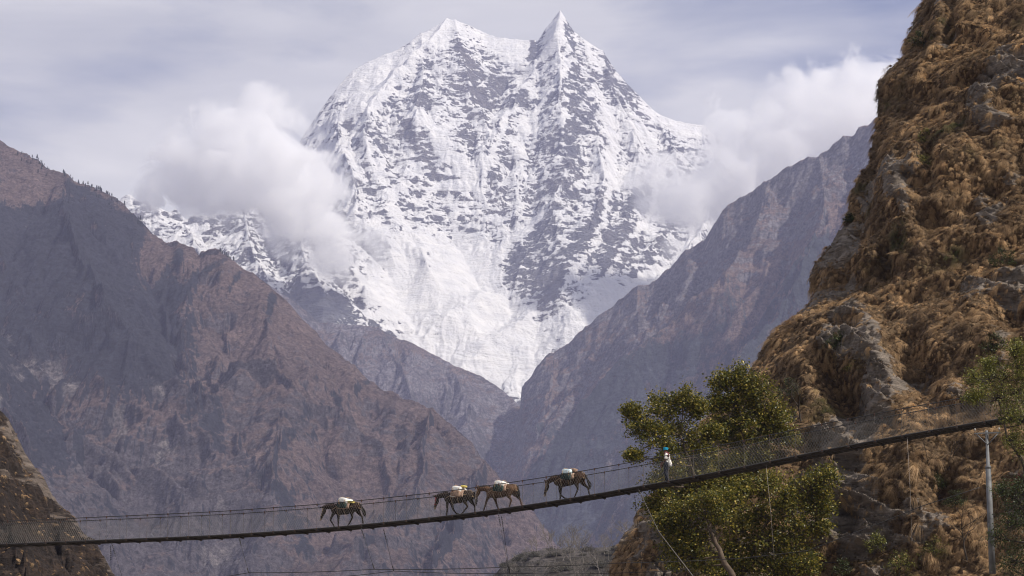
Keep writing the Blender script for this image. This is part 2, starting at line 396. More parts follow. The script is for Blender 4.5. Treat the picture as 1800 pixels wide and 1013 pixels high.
def maskA(X, Y, Z, nz, gx, gy, H, tt, A):
    a, e = inv_px(X, Y, Z)
    # world regions of the massif, in metres across and up
    def blob(px, py, rx, ry):
        a0, e0 = ae(px, py); return np.exp(-(((a - a0) * F / rx) ** 2 + ((e - e0) * F / ry) ** 2))
    s = 0.65 + 1.35 * (nz - 0.55) + 0.10 * H
    n = fbm2(X / 260, Z / 170, 5, 0.6, 501)
    s = s + 0.30 * n
    wz_ = Z + 0.42 * X * np.sign(-X + 300) * 0.6 + 70 * fbm2(X / 330, Z / 330, 3, 0.5, 521)
    st = fbm2(X / 150, wz_ / 26, 4, 0.6, 511)
    def seg(px, e_, pts):
        best = 1e9
        for (x0, y0, w0), (x1, y1, w1) in zip(pts[:-1], pts[1:]):
            dx = x1 - x0; dy = y1 - y0; u = np.clip(((px - x0) * dx + (e_ - y0) * dy) / (dx * dx + dy * dy), 0, 1)
            best = np.minimum(best, np.hypot(px - x0 - u * dx, e_ - y0 - u * dy) / (w0 + (w1 - w0) * u))
        return np.exp(-best ** 2)
    pyy = 506.5 - F * np.tan(np.arctan(e) - PITCH); pxx = 900 + a * (math.cos(PITCH) - (506.5 - pyy) / F * math.sin(PITCH)) * F
    wob = 9 * fbm2(X / 120, Z / 120, 3, 0.5, 531); pxx = pxx + wob; pyy = pyy + wob * .6
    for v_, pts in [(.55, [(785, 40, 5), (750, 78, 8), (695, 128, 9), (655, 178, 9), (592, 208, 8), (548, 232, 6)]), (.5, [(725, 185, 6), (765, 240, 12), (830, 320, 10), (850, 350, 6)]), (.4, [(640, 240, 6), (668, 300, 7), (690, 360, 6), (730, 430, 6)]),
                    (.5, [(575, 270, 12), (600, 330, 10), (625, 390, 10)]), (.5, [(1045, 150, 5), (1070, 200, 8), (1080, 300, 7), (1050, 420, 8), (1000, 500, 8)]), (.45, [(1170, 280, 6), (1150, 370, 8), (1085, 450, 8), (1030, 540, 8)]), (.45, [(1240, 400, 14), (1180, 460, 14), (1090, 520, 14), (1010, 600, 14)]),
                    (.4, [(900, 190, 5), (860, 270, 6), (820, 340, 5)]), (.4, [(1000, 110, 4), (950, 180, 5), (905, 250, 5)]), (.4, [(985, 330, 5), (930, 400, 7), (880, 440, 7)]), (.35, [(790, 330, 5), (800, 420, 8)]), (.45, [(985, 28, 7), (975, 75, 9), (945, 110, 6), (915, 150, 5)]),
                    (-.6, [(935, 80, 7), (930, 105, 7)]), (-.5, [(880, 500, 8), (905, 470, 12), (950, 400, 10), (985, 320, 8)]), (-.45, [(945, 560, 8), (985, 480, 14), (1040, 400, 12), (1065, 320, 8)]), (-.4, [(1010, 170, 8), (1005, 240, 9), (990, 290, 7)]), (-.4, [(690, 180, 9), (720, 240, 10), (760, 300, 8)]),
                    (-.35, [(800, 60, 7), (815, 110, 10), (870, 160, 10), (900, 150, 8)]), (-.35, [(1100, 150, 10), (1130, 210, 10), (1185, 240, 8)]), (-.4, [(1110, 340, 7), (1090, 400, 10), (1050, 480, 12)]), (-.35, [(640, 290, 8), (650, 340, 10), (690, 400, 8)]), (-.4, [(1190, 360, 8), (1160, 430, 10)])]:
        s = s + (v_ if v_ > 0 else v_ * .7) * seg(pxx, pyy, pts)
    s = s + 0.2 * st
    up = 0
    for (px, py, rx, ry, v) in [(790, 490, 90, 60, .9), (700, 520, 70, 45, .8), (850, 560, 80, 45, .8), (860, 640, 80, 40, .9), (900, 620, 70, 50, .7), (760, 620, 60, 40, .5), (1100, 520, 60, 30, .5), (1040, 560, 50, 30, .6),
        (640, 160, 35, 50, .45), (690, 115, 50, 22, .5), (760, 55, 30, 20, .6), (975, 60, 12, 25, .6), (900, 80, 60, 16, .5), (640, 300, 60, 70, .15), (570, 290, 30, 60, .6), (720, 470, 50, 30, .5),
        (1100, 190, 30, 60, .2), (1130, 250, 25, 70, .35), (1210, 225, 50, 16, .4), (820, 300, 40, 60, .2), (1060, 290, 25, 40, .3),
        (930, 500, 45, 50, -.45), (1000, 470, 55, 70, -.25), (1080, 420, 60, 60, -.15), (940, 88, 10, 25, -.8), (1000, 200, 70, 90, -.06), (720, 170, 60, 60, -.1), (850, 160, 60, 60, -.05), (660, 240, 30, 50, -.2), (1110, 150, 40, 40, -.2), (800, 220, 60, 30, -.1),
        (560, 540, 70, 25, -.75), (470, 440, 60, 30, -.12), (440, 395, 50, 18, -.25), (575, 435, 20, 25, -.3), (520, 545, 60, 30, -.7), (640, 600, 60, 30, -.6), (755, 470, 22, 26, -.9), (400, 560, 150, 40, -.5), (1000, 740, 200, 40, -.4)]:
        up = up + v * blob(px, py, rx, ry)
    return {'snow': np.clip(s + up, -0.6, 1.6)}
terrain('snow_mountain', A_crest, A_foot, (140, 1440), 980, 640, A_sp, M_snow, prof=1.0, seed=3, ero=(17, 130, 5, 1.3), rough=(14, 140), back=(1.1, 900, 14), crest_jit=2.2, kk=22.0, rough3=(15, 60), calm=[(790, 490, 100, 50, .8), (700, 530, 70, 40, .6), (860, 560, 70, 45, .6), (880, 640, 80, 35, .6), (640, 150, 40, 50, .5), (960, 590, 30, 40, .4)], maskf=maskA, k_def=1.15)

# ---- C: mid ridge under the snow
C_crest = [(430, 480, 6000), (480, 505, 6000), (520, 535, 6000), (560, 568, 6000), (600, 572, 5980), (640, 575, 5960), (665, 578, 5950), (700, 597, 5950), (740, 612, 5920), (790, 640, 5900), (850, 664, 5880), (890, 692, 5850), (925, 722, 5800), (980, 770, 5750)]
C_foot = [(430, 1000, 5250), (980, 1000, 5250)]
def maskC(X, Y, Z, nz, gx, gy, H, tt, A):
    n = fbm2(X / 200, Z / 200, 4, 0.6, 61)
    return {'rock': np.clip(0.75 - 1.1 * (nz - 0.5) + 0.3 * n, 0, 1), 'forest_and_shade': np.clip(0.15 + 0.5 * fbm2(X / 300, Z / 120, 4, .6, 62) - 0.3 * gx, 0, 1), 'scree': np.clip(-H * 0.35 + 0.15, 0, 1)}
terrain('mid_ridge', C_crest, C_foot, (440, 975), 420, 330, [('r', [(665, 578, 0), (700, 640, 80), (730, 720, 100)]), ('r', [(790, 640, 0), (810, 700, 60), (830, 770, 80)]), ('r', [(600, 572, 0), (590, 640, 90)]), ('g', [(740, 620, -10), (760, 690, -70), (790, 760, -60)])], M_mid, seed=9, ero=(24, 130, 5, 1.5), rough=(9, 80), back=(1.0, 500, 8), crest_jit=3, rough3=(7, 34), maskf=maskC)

# ---- B: right mountain
B_crest = [(830, 830, 5850), (860, 802, 5800), (873, 787, 5780), (905, 742, 5750), (914, 722, 5740), (917, 686, 5730), (935, 662, 5720), (960, 628, 5700), (975, 627, 5690), (1000, 605, 5660), (1030, 575, 5620), (1060, 555, 5580), (1080, 540, 5560), (1120, 508, 5500), (1150, 500, 5470), (1200, 448, 5400), (1235, 425, 5350), (1252, 398, 5330), (1270, 372, 5300), (1290, 356, 5280), (1320, 345, 5240), (1350, 322, 5200), (1380, 303, 5160), (1400, 290, 5130), (1440, 278, 5080), (1480, 250, 5030), (1510, 232, 5000), (1540, 212, 4970), (1580, 180, 4930), (1620, 150, 4900), (1700, 90, 4850)]
B_foot = [(830, 1180, 4400), (1100, 1250, 4000), (1700, 1300, 3800)]
B_sp = [
 ('r', [(1350, 322, 0), (1330, 400, 120), (1280, 470, 200), (1180, 560, 260), (1080, 660, 300), (1000, 760, 280), (930, 860, 200)], 1.0),
 ('g', [(1290, 400, -60), (1220, 480, -60), (1130, 560, -50), (1040, 640, -40)], 0.9),
 ('r', [(1235, 425, 0), (1200, 500, 60), (1120, 580, 90), (1020, 650, 80), (960, 720, 60)], 1.0),
 ('r', [(1440, 278, 0), (1450, 380, 160), (1400, 500, 300), (1300, 640, 420), (1200, 760, 450), (1080, 880, 400)], 1.0),
 ('g', [(1400, 400, 0), (1330, 520, 60), (1230, 650, 120), (1130, 760, 140), (1020, 860, 120)], 0.8),
 ('r', [(1540, 212, 0), (1530, 350, 160), (1480, 520, 320), (1400, 700, 480), (1300, 860, 560)], 1.0),
 ('r', [(975, 627, 0), (968, 690, 50), (940, 760, 60)], 1.1),
]
def maskB(X, Y, Z, nz, gx, gy, H, tt, A):
    a, e = inv_px(X, Y, Z); px = 900 + a * F * .978; py = 506 - (e - math.tan(PITCH)) * F * .957
    n = fbm2(X / 260, Z / 160, 5, 0.6, 71)
    hi = sstep(0.05, 0.45, 1 - tt) # 0 at crest
    rock = np.clip(0.72 - 0.9 * (nz - 0.5) + 0.35 * n - 0.45 * hi, 0, 1)
    forest_and_shade = np.clip(-0.45 + 1.25 * hi + 0.45 * n - 0.1 * gx, 0, 1.2)  # woods below the crest, with cloud shade put into the same dark colour
    scree = np.clip(0.16 - 0.35 * H + 0.35 * fbm2(X / 90, Z / 400, 3, .5, 73), 0, 1)
    snow = np.clip(0.62 * sstep(1330, 1620, px) * (1 - sstep(0.05, 0.55, 1 - tt)) + 0.25 * n - 0.4 * (nz - .6) * 0, 0, 1)
    return {'rock': rock, 'forest_and_shade': forest_and_shade, 'scree': scree, 'snow': snow}
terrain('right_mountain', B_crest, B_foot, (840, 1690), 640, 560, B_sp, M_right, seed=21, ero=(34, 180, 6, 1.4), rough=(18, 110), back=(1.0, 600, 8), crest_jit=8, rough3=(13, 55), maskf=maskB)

# ---- D: left mountain
D_crest = [(-1500, 330, 4300), (-1100, 210, 4300), (-850, 120, 4300), (-600, -20, 4300), (-420, -60, 4300), (-260, 60, 4260), (-120, 170, 4200), (-60, 215, 4150), (0, 253, 4100), (30, 268, 4080), (60, 280, 4050), (90, 300, 4030), (120, 312, 4000), (160, 332, 3980), (200, 350, 3950), (235, 378, 3900), (250, 392, 3890), (270, 412, 3860), (290, 428, 3830), (310, 430, 3810), (335, 438, 3790), (350, 452, 3780), (365, 446, 3760), (385, 446, 3740), (410, 458, 3720), (425, 470, 3710), (445, 482, 3690), (470, 500, 3660), (500, 528, 3620), (530, 560, 3590), (560, 592, 3560), (600, 632, 3510), (625, 645, 3480), (650, 672, 3450), (680, 690, 3420), (720, 705, 3380), (760, 728, 3340), (800, 752, 3300), (830, 780, 3260), (850, 808, 3240), (870, 832, 3220), (900, 868, 3180), (940, 912, 3130), (970, 945, 3090), (1000, 978, 3050), (1060, 1040, 3000), (1150, 1100, 2950)]
D_foot = [(-120, 1330, 2450), (700, 1330, 2450), (1150, 1330, 2450)]
D_sp = [
 ('r', [(235, 378, 0), (225, 430, 90), (215, 500, 140), (240, 560, 160)], 1.0),
 ('g', [(300, 432, -10), (290, 500, -120), (272, 590, -170), (310, 680, -120)], 0.9),
 ('r', [(120, 312, 0), (110, 380, 90), (140, 450, 160), (180, 540, 200), (260, 640, 140), (330, 720, 70)], 0.75),
 ('r', [(385, 446, 0), (350, 520, 40), (320, 600, 60), (350, 690, 80)], 0.9),
 ('r', [(445, 482, 0), (430, 560, 90), (450, 640, 130), (520, 690, 150), (600, 740, 120), (700, 800, 90)], 0.9),
 ('g', [(395, 470, -20), (392, 550, -80), (400, 640, -80), (470, 730, -60)], 0.9),
 ('r', [(625, 645, 0), (560, 660, 40), (510, 700, 80), (490, 760, 120), (480, 830, 140)], 0.8),
 ('g', [(560, 690, -20), (620, 720, -60), (740, 790, -50)], 0.8),
 ('r', [(0, 480, 40), (60, 560, 70), (120, 640, 95), (200, 700, 105), (300, 760, 100), (400, 812, 100), (470, 860, 95), (560, 930, 60)], 0.5),
 ('g', [(40, 700, 0), (150, 780, 10), (260, 860, 20), (360, 900, 20)], 0.7),
 ('r', [(760, 728, 0), (740, 800, 90), (720, 880, 150), (640, 960, 200)], 0.9),
 ('r', [(870, 832, 0), (830, 880, 60), (800, 940, 100), (760, 1010, 120)], 0.9),
 ('g', [(700, 860, 20), (660, 920, 10), (600, 1000, 0)], 0.9),
 ('r', [(-40, 560, 100), (-20, 700, 200), (60, 820, 260), (160, 900, 300), (240, 980, 320)], 0.9),
]
def maskD(X, Y, Z, nz, gx, gy, H, tt, A):
    a, e = inv_px(X, Y, Z); px = 900 + a * F * .978; py = 506 - (e - math.tan(PITCH)) * F * .957
    n = fbm2(X / 160, Z / 110, 5, 0.6, 81); n2 = fbm2(X / 420, Z / 300, 4, 0.6, 85)
    rock = np.clip(0.50 - 0.9 * (nz - 0.5) + 0.35 * n + 0.35 * sstep(680, 900, py) * (1 - sstep(420, 560, px)), 0, 1)
    west = 1 - sstep(230, 330, px + (py - 450) * -0.35)
    forest_and_shade = np.clip(0.04 + (0.66 + 0.5 * n) * west * (1 - sstep(620, 820, py)) * sstep(280, 440, py + n * 120) + 0.5 * n2 - 0.28 * gx, 0, 1.1)
    scree = np.clip(0.08 + 0.22 * west * sstep(540, 660, py) + 0.3 * n - 0.25 * H, 0, 1)
    wob = 10 * n
    def seg(pts):
        best = 1e9; x_ = px + wob; y_ = py + wob * .5
        for (x0, y0, w0), (x1, y1, w1) in zip(pts[:-1], pts[1:]):
            dx = x1 - x0; dy = y1 - y0; u = np.clip(((x_ - x0) * dx + (y_ - y0) * dy) / (dx * dx + dy * dy), 0, 1)
            best = np.minimum(best, np.hypot(x_ - x0 - u * dx, y_ - y0 - u * dy) / (w0 + (w1 - w0) * u))
        return np.exp(-best ** 2)
    bl = lambda x, y, rx, ry: np.exp(-(((px + wob - x) / rx) ** 2 + ((py + wob - y) / ry) ** 2))
    for v_, g_ in [(.8, seg([(312, 446, 14), (292, 510, 24), (285, 600, 30), (240, 640, 30)])), (.6, seg([(395, 455, 8), (350, 480, 10), (320, 520, 10)])), (.6, seg([(478, 520, 8), (470, 560, 10), (440, 610, 9), (405, 680, 8)])), (.5, seg([(420, 480, 6), (398, 520, 8)])),
                   (.7, bl(90, 440, 110, 90)), (.6, bl(190, 600, 100, 50)), (.45, seg([(240, 390, 20), (200, 430, 25), (180, 500, 25)])), (.5, seg([(650, 668, 12), (610, 690, 14), (540, 730, 12), (500, 780, 12)])), (.4, seg([(590, 690, 8), (640, 790, 10)])), (.5, bl(560, 760, 30, 16)),
                   (.5, seg([(430, 800, 12), (500, 860, 16), (540, 940, 18)])), (.35, bl(380, 740, 60, 40)), (.5, seg([(820, 860, 10), (800, 920, 16), (760, 980, 18)])), (.4, bl(100, 780, 90, 50)), (.4, bl(700, 860, 30, 20)),
                   (-.7, bl(265, 470, 34, 60)), (-.3, bl(60, 350, 50, 30)), (-.6, bl(480, 640, 70, 60)), (-.4, bl(640, 770, 90, 50)), (-.4, bl(730, 830, 80, 40)), (-.3, bl(350, 640, 40, 50))]:
        forest_and_shade = np.clip(forest_and_shade + v_ * g_, 0, 1.2)  # adds woods and painted gully-flank shade, thins both on sunlit facets
    scree = np.clip(scree + .35 * bl(60, 640, 80, 50) + .3 * bl(180, 720, 80, 40) + .3 * bl(400, 880, 20, 40), 0, 1)
    return {'rock': rock, 'forest_and_shade': forest_and_shade, 'scree': scree}
D_sp = [(q[0], q[1] + ([(q[1][-1][0] * 1.5 - q[1][-2][0] * .5, q[1][-1][1] + 110, 0)] if q[0] == 'r' and q[1][-1][2] > 50 else []), q[2]) for q in D_sp]
D_sp = [(q[0], [(x, y, p * (1.2 if q[0] == 'r' else (1.3 if p < -30 else 1.0))) for x, y, p in q[1]], q[2]) for q in D_sp]
terrain('left_mountain', D_crest, D_foot, (-110, 1120), 880, 640, D_sp, M_left, seed=33, ero=(27, 150, 6, 1.5), rough=(12, 80), back=(0.9, 500, 8), crest_jit=4, rough3=(13, 52), calm=[(460, 600, 80, 80, .3), (620, 800, 100, 60, .3)], maskf=maskD, ext=-1400)

# ---- valley floor reaching the horizon
M_ground = simple('valley_floor', (0.17, 0.14, 0.11), 0.95, 0.4, 0.01)
g = np_mesh('ground', [(-30000, -30000, 0), (30000, -30000, 0), (30000, 30000, 0), (-30000, 30000, 0)], quads=[(0, 1, 2, 3)], mat=M_ground)
link('ground', g)['kind'] = 'structure'

# ------------------------------------------------------------------ near left slope and the scrubby river terrace
M_nearrock = None
def near_mat(name, rock, dirt, dry, scale=1.0):
    m, t, b = new_mat(name)
    pos = nd(t, 'ShaderNodeNewGeometry').outputs['Position']
    f = noise_n(t, pos, 3.2 * scale, 8, 0.7); g = noise_n(t, pos, 0.7 * scale, 7, 0.65)
    st = noise_n(t, mapn(t, pos, (0.5 * scale, 0.5 * scale, 3.5 * scale), (0, R(28), 0)), 1.0, 8, 0.7, 0.5)
    rk = mixc(t, ramp(t, st, 0.35, 0.65), tuple(c * 0.35 for c in rock), rock)
    rk = mixc(t, ramp(t, f, 0.62, 0.72), rk, tuple(min(1, c * 1.7) for c in rock))
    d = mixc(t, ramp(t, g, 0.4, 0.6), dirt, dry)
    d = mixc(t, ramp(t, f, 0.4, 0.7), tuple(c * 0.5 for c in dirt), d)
    a = mth(t, 'ADD', attr(t, 'rock').outputs['Fac'], mth(t, 'MULTIPLY', mth(t, 'SUBTRACT', st, 0.5), 0.9))
    t.links.new(mixc(t, ramp(t, a, 0.44, 0.56), d, rk), b.inputs['Base Color'])
    h = mth(t, 'ADD', st, mth(t, 'MULTIPLY', f, 0.6))
    t.links.new(bump(t, h, 0.35 / scale, 1.0), b.inputs['Normal'])
    return m
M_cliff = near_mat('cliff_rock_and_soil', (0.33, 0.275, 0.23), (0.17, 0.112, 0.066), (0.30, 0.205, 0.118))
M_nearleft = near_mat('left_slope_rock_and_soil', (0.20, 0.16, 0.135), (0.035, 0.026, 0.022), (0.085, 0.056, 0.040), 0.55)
M_terrace = near_mat('river_terrace', (0.15, 0.13, 0.12), (0.06, 0.052, 0.042), (0.105, 0.09, 0.072), 0.3)
def maskE(X, Y, Z, nz, gx, gy, H, tt, A):
    return {'rock': np.clip(0.25 + 0.6 * fbm2(X / 9, Z / 6, 4, .6, 91) + 0.35 * sstep(0.75, 1.0, tt), 0, 1)}
E_crest = [(-1500, 60, 300), (-900, -160, 290), (-520, 60, 276), (-260, 330, 262), (-100, 560, 252), (-30, 680, 247), (0, 722, 245), (14, 735, 244), (30, 770, 243), (45, 800, 242), (60, 822, 240), (80, 850, 239), (92, 872, 238), (110, 895, 236), (128, 912, 235), (145, 940, 233), (165, 955, 231), (182, 985, 229), (200, 1018, 226), (230, 1080, 222), (280, 1160, 216)]
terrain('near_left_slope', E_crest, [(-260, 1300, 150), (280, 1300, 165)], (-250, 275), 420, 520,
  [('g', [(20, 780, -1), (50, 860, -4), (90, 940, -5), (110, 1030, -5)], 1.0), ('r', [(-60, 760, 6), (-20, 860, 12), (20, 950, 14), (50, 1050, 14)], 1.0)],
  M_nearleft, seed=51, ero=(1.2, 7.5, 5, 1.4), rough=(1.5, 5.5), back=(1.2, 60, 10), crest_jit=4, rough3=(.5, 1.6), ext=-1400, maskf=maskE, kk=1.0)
def maskF(X, Y, Z, nz, gx, gy, H, tt, A):
    return {'rock': np.clip(0.5 + 0.6 * fbm2(X / 30, Z / 10, 4, .6, 95), 0, 1)}
terrain('river_terrace', [(560, 1140, 640), (700, 1070, 620), (800, 1050, 605), (860, 1018, 595), (890, 992, 588), (915, 974, 585), (960, 966, 580), (1040, 966, 575), (1090, 960, 570), (1200, 950, 560), (1400, 930, 540)],
  [(560, 1200, 420), (1400, 1200, 420)], (570, 1390), 320, 160, [], M_terrace, seed=61, ero=(1.2, 20, 3, 1.2), rough=(1.6, 14), back=(1.0, 120, 6), crest_jit=4, maskf=maskF, kk=2.0)

# ------------------------------------------------------------------ mesh collector
class MB:
    def __init__(s): s.v = []; s.f = []; s.mi = []
    def tube(s, pts, rad, n=6, mi=0, cap=True, ysc=1.0):
        pts = [Vector(p) for p in pts]
        if not hasattr(rad, '__len__'): rad = [rad] * len(pts)
        b0 = len(s.v); up = None
        for i, p in enumerate(pts):
            d = (pts[min(i + 1, len(pts) - 1)] - pts[max(i - 1, 0)])
            if d.length < 1e-9: d = Vector((0, 0, 1))
            d.normalize()
            if up is None: up = d.orthogonal().normalized()
            up = (up - d * up.dot(d))
            if up.length < 1e-6: up = d.orthogonal()
            up.normalize(); sd = d.cross(up)
            for k in range(n):
                a = 2 * math.pi * k / n
                s.v.append(p + (up * math.cos(a) + sd * math.sin(a)) * rad[i])
        for i in range(len(pts) - 1):
            for k in range(n):
                a = b0 + i * n + k; b = b0 + i * n + (k + 1) % n
                s.f.append((a, b, b + n, a + n)); s.mi.append(mi)
        if cap:
            s.f.append(tuple(b0 + k for k in range(n))[::-1]); s.mi.append(mi)
            e = b0 + (len(pts) - 1) * n
            s.f.append(tuple(e + k for k in range(n))); s.mi.append(mi)
    def box(s, c, sz, M=None, mi=0, taper=1.0):
        b0 = len(s.v)
        for z in (-1, 1):
            for y in (-1, 1):
                for x in (-1, 1):
                    k = taper if z > 0 else 1.0
                    p = Vector((x * sz[0] / 2 * k, y * sz[1] / 2 * k, z * sz[2] / 2))
                    if M is not None: p = M @ p
                    s.v.append(p + Vector(c))
        for q in ((0, 2, 3, 1), (4, 5, 7, 6), (0, 1, 5, 4), (2, 6, 7, 3), (0, 4, 6, 2), (1, 3, 7, 5)):
            s.f.append(tuple(b0 + i for i in q)); s.mi.append(mi)
    def ball(s, c, r, sc_=(1, 1, 1), n=10, M=None, mi=0, jit=0.0, rnd=None):
        b0 = len(s.v); rr = n // 2 + 1
        for i in range(rr + 1):
            th = math.pi * i / rr
            for k in range(n):
                ph = 2 * math.pi * k / n
                j = 1 + (rnd.uniform(-jit, jit) if rnd and 0 < i < rr else 0)
                p = Vector((math.sin(th) * math.cos(ph) * sc_[0], math.sin(th) * math.sin(ph) * sc_[1], math.cos(th) * sc_[2])) * r * j
                if M is not None: p = M @ p
                s.v.append(p + Vector(c))
        for i in range(rr):
            for k in range(n):
                a = b0 + i * n + k; b = b0 + i * n + (k + 1) % n
                s.f.append((a, a + n, b + n, b)); s.mi.append(mi)
    def mesh(s, name, mats, smooth=True):
        me = bpy.data.meshes.new(name); me.from_pydata([tuple(v) for v in s.v], [], s.f)
        for m in (mats if isinstance(mats, (list, tuple)) else [mats]): me.materials.append(m)
        me.polygons.foreach_set('material_index', s.mi); me.polygons.foreach_set('use_smooth', [smooth] * len(s.f)); me.update(); return me
    def build(s, name, mats, parent=None, smooth=True):
        return link(name, s.mesh(name, mats, smooth), parent)
def empty(name, loc, label=None, cat=None, group=None, rz=0.0):
    o = bpy.data.objects.new(name, None); C.objects.link(o); o.location = loc; o.rotation_euler = (0, 0, rz); o.empty_display_size = 0.1
    return meta(o, label, cat, group)
def local(root, pts): return [Vector(p) - root.location for p in pts]

# ------------------------------------------------------------------ right cliff
SIL = [(-420, 1760), (-200, 1700), (-60, 1640), (0, 1624), (30, 1612), (60, 1598), (85, 1590), (105, 1592), (125, 1568), (150, 1546), (200, 1545), (232, 1540), (262, 1532), (290, 1528), (315, 1512), (345, 1498), (380, 1490), (400, 1484), (420, 1468), (445, 1450), (470, 1432), (490, 1424), (515, 1430), (530, 1430), (548, 1416), (565, 1396), (580, 1372), (600, 1350), (640, 1326), (690, 1285), (740, 1240), (790, 1205), (840, 1175), (870, 1150), (892, 1128), (905, 1120), (925, 1118), (940, 1100), (960, 1088), (990, 1078), (1013, 1072), (1060, 1055), (1200, 1020), (1500, 980)]
def e2py(e): return 506.5 - F * math.tan(math.atan(e) - PITCH)
def build_cliff():
    zr = np.concatenate([np.linspace(-1, 11, 26), np.linspace(11.05, 60, 800), np.linspace(61, 80, 24)])
    df = np.concatenate([-np.linspace(26, 1.0, 30), -np.linspace(0.9, 0.05, 12), np.linspace(0, 26, 500), np.linspace(26.5, 60, 40)])
    sy = [p[0] for p in SIL]; sx = [p[1] for p in SIL]
    nr, nc = len(zr), len(df)
    X = np.zeros((nr, nc), np.float32); Y = np.zeros((nr, nc), np.float32); Z = np.repeat(zr[:, None], nc, 1).astype(np.float32)
    for i, z in enumerate(zr):
        Yn = 128 + 0.58 * (z - 12)
        e = (z - CZ) / Yn
        py = e2py(e); px = float(np.interp(py, sy, sx)); a, _ = ae(px, py)
        xn = a * Yn
        d = np.maximum(df, 0); bck = np.maximum(-df, 0)
        X[i] = xn + d + bck * 0.75
        Y[i] = Yn - 0.42 * d - 4.5 * (1 - np.exp(-d / 3.5)) - 1.2 * np.maximum(0, d - 25) + bck * 1.6
    xs, ys, zs = X.copy(), Y.copy(), Z.copy()
    e = (Z - CZ) / Y; PY = 506.5 - F * np.tan(np.arctan(e) - PITCH); a = X / Y
    dzz = (506.5 - PY) / F; PX = 900 + a * (math.cos(PITCH) - dzz * math.sin(PITCH)) * F
    edge = sstep(-1.5, 3.0, df)[None, :] * 0.85 + 0.15
    n1 = fbm3(xs / 8, ys / 8, zs / 6, 3, 0.5, 201)
    n2 = fbm3(xs / 3.0, ys / 3.0, zs / 2.6, 4, 0.55, 211, ridged=True)
    n3 = fbm3(xs / 0.8, ys / 0.8, zs / 0.6, 4, 0.55, 221)
    rockn = fbm3(xs / 4.5 + 7, ys / 4.5, zs / 5.5, 3, 0.55, 231)
    rock = 0.36 + 1.9 * rockn + 0.5 * fbm3(xs / 1.1, ys / 1.1, zs / .8, 2, 0.5, 241) - .45 * np.exp(-(df / 4.0) ** 2)[None, :]
    ang = fbm3(xs / 1.7, ys / 1.7, zs / 1.2, 3, 0.6, 251); ang = np.floor(ang * 5) / 5 + 0.35 * ang
    D = 1.9 * n1 + 0.85 * n2 + 0.28 * n3 + 0.75 * ang * np.clip(rock * 1.3, 0.15, 1)
    feats = [  # px, py, rx, ry, push (m), rock, tilt
        (1478, 690, 34, 62, -3.4, .1, .45), (1548, 640, 24, 80, .6, .7, .3), (1440, 640, 60, 60, 1.2, -.5, 0), (1610, 640, 40, 60, -1.6, .1, .3),
        (1525, 350, 18, 120, -1.7, .2, -.25), (1595, 380, 20, 70, .8, .8, .3), (1640, 400, 40, 18, -1.2, .1, 0), (1750, 232, 45, 16, .6, 1.0, 0), (1720, 150, 36, 18, -1.8, .2, 0), (1640, 170, 22, 26, -1.4, .1, 0),
        (1650, 40, 14, 60, .9, .8, -.1), (1675, 50, 10, 50, -1.0, .3, -.1), (1600, 180, 30, 40, -.9, .1, 0), (1740, 410, 26, 45, .5, .8, .2), (1490, 500, 22, 26, -.9, .2, 0), (1505, 430, 26, 30, .4, .4, 0),
        (1560, 470, 14, 30, -1.2, .3, 0), (1680, 700, 30, 20, .5, .7, 0), (1660, 870, 26, 34, -1.6, .1, 0), (1500, 830, 26, 26, -1.2, .0, 0), (1480, 900, 26, 30, -1.5, 0, 0), (1620, 800, 50, 60, .9, -.6, 0),
        (1710, 600, 60, 30, .6, -.3, 0), (1780, 560, 30, 30, -1.4, .2, 0), (1430, 790, 40, 50, -1.0, .0, 0), (1600, 560, 26, 20, .5, .5, .2), (1160, 930, 30, 30, .2, .6, 0), (1700, 310, 60, 40, .9, -.4, 0), (1560, 240, 20, 50, .5, -.2, 0), (1640, 290, 16, 40, -1.4, .2, .1)]
    for (fx, fy, rx, ry, am, rk, ti) in feats:
        u = (PX - fx) - ti * (fy - PY) * -1; v = PY - fy
        g = np.exp(-((u / rx) ** 2 + (v / ry) ** 2) ** 1.3)
        D = D + am * g; rock = rock + rk * g
    s = (zs * 0.85 + xs * 0.42 - ys * 0.1 + 1.0 * n1 * 2) / 1.35
    saw = s - np.floor(s)
    s2 = s * 2.7 + rockn; saw2 = s2 - np.floor(s2)
    rk = np.clip(rock, 0, 1)
    D = D + (0.25 + 0.75 * rk) * (0.75 * saw ** 1.5 + 0.30 * saw2)
    D = D * edge
    N = Vector((-0.30, -0.82, 0.42)).normalized()
    X = X + N.x * D; Y = Y + N.y * D; Z = Z + N.z * D * 0.6
    co = np.stack([X, Y, Z], -1)
    # true normals of the finished surface
    du = np.gradient(co, axis=1); dv = np.gradient(co, axis=0)
    nn = np.cross(du, dv); nn /= (np.linalg.norm(nn, axis=-1, keepdims=True) + 1e-9)
    me = np_mesh('right_cliff', co, quads=grid_quads(nr, nc), mat=M_cliff, smooth=True, attrs={'rock': rk.ravel()})
    o = link('right_cliff', me); o['kind'] = 'structure'
    TER['cliff'] = (co, nn, rk, PX, PY, df, zr)
build_cliff()
print('cliff', round(time.time() - T00, 1))

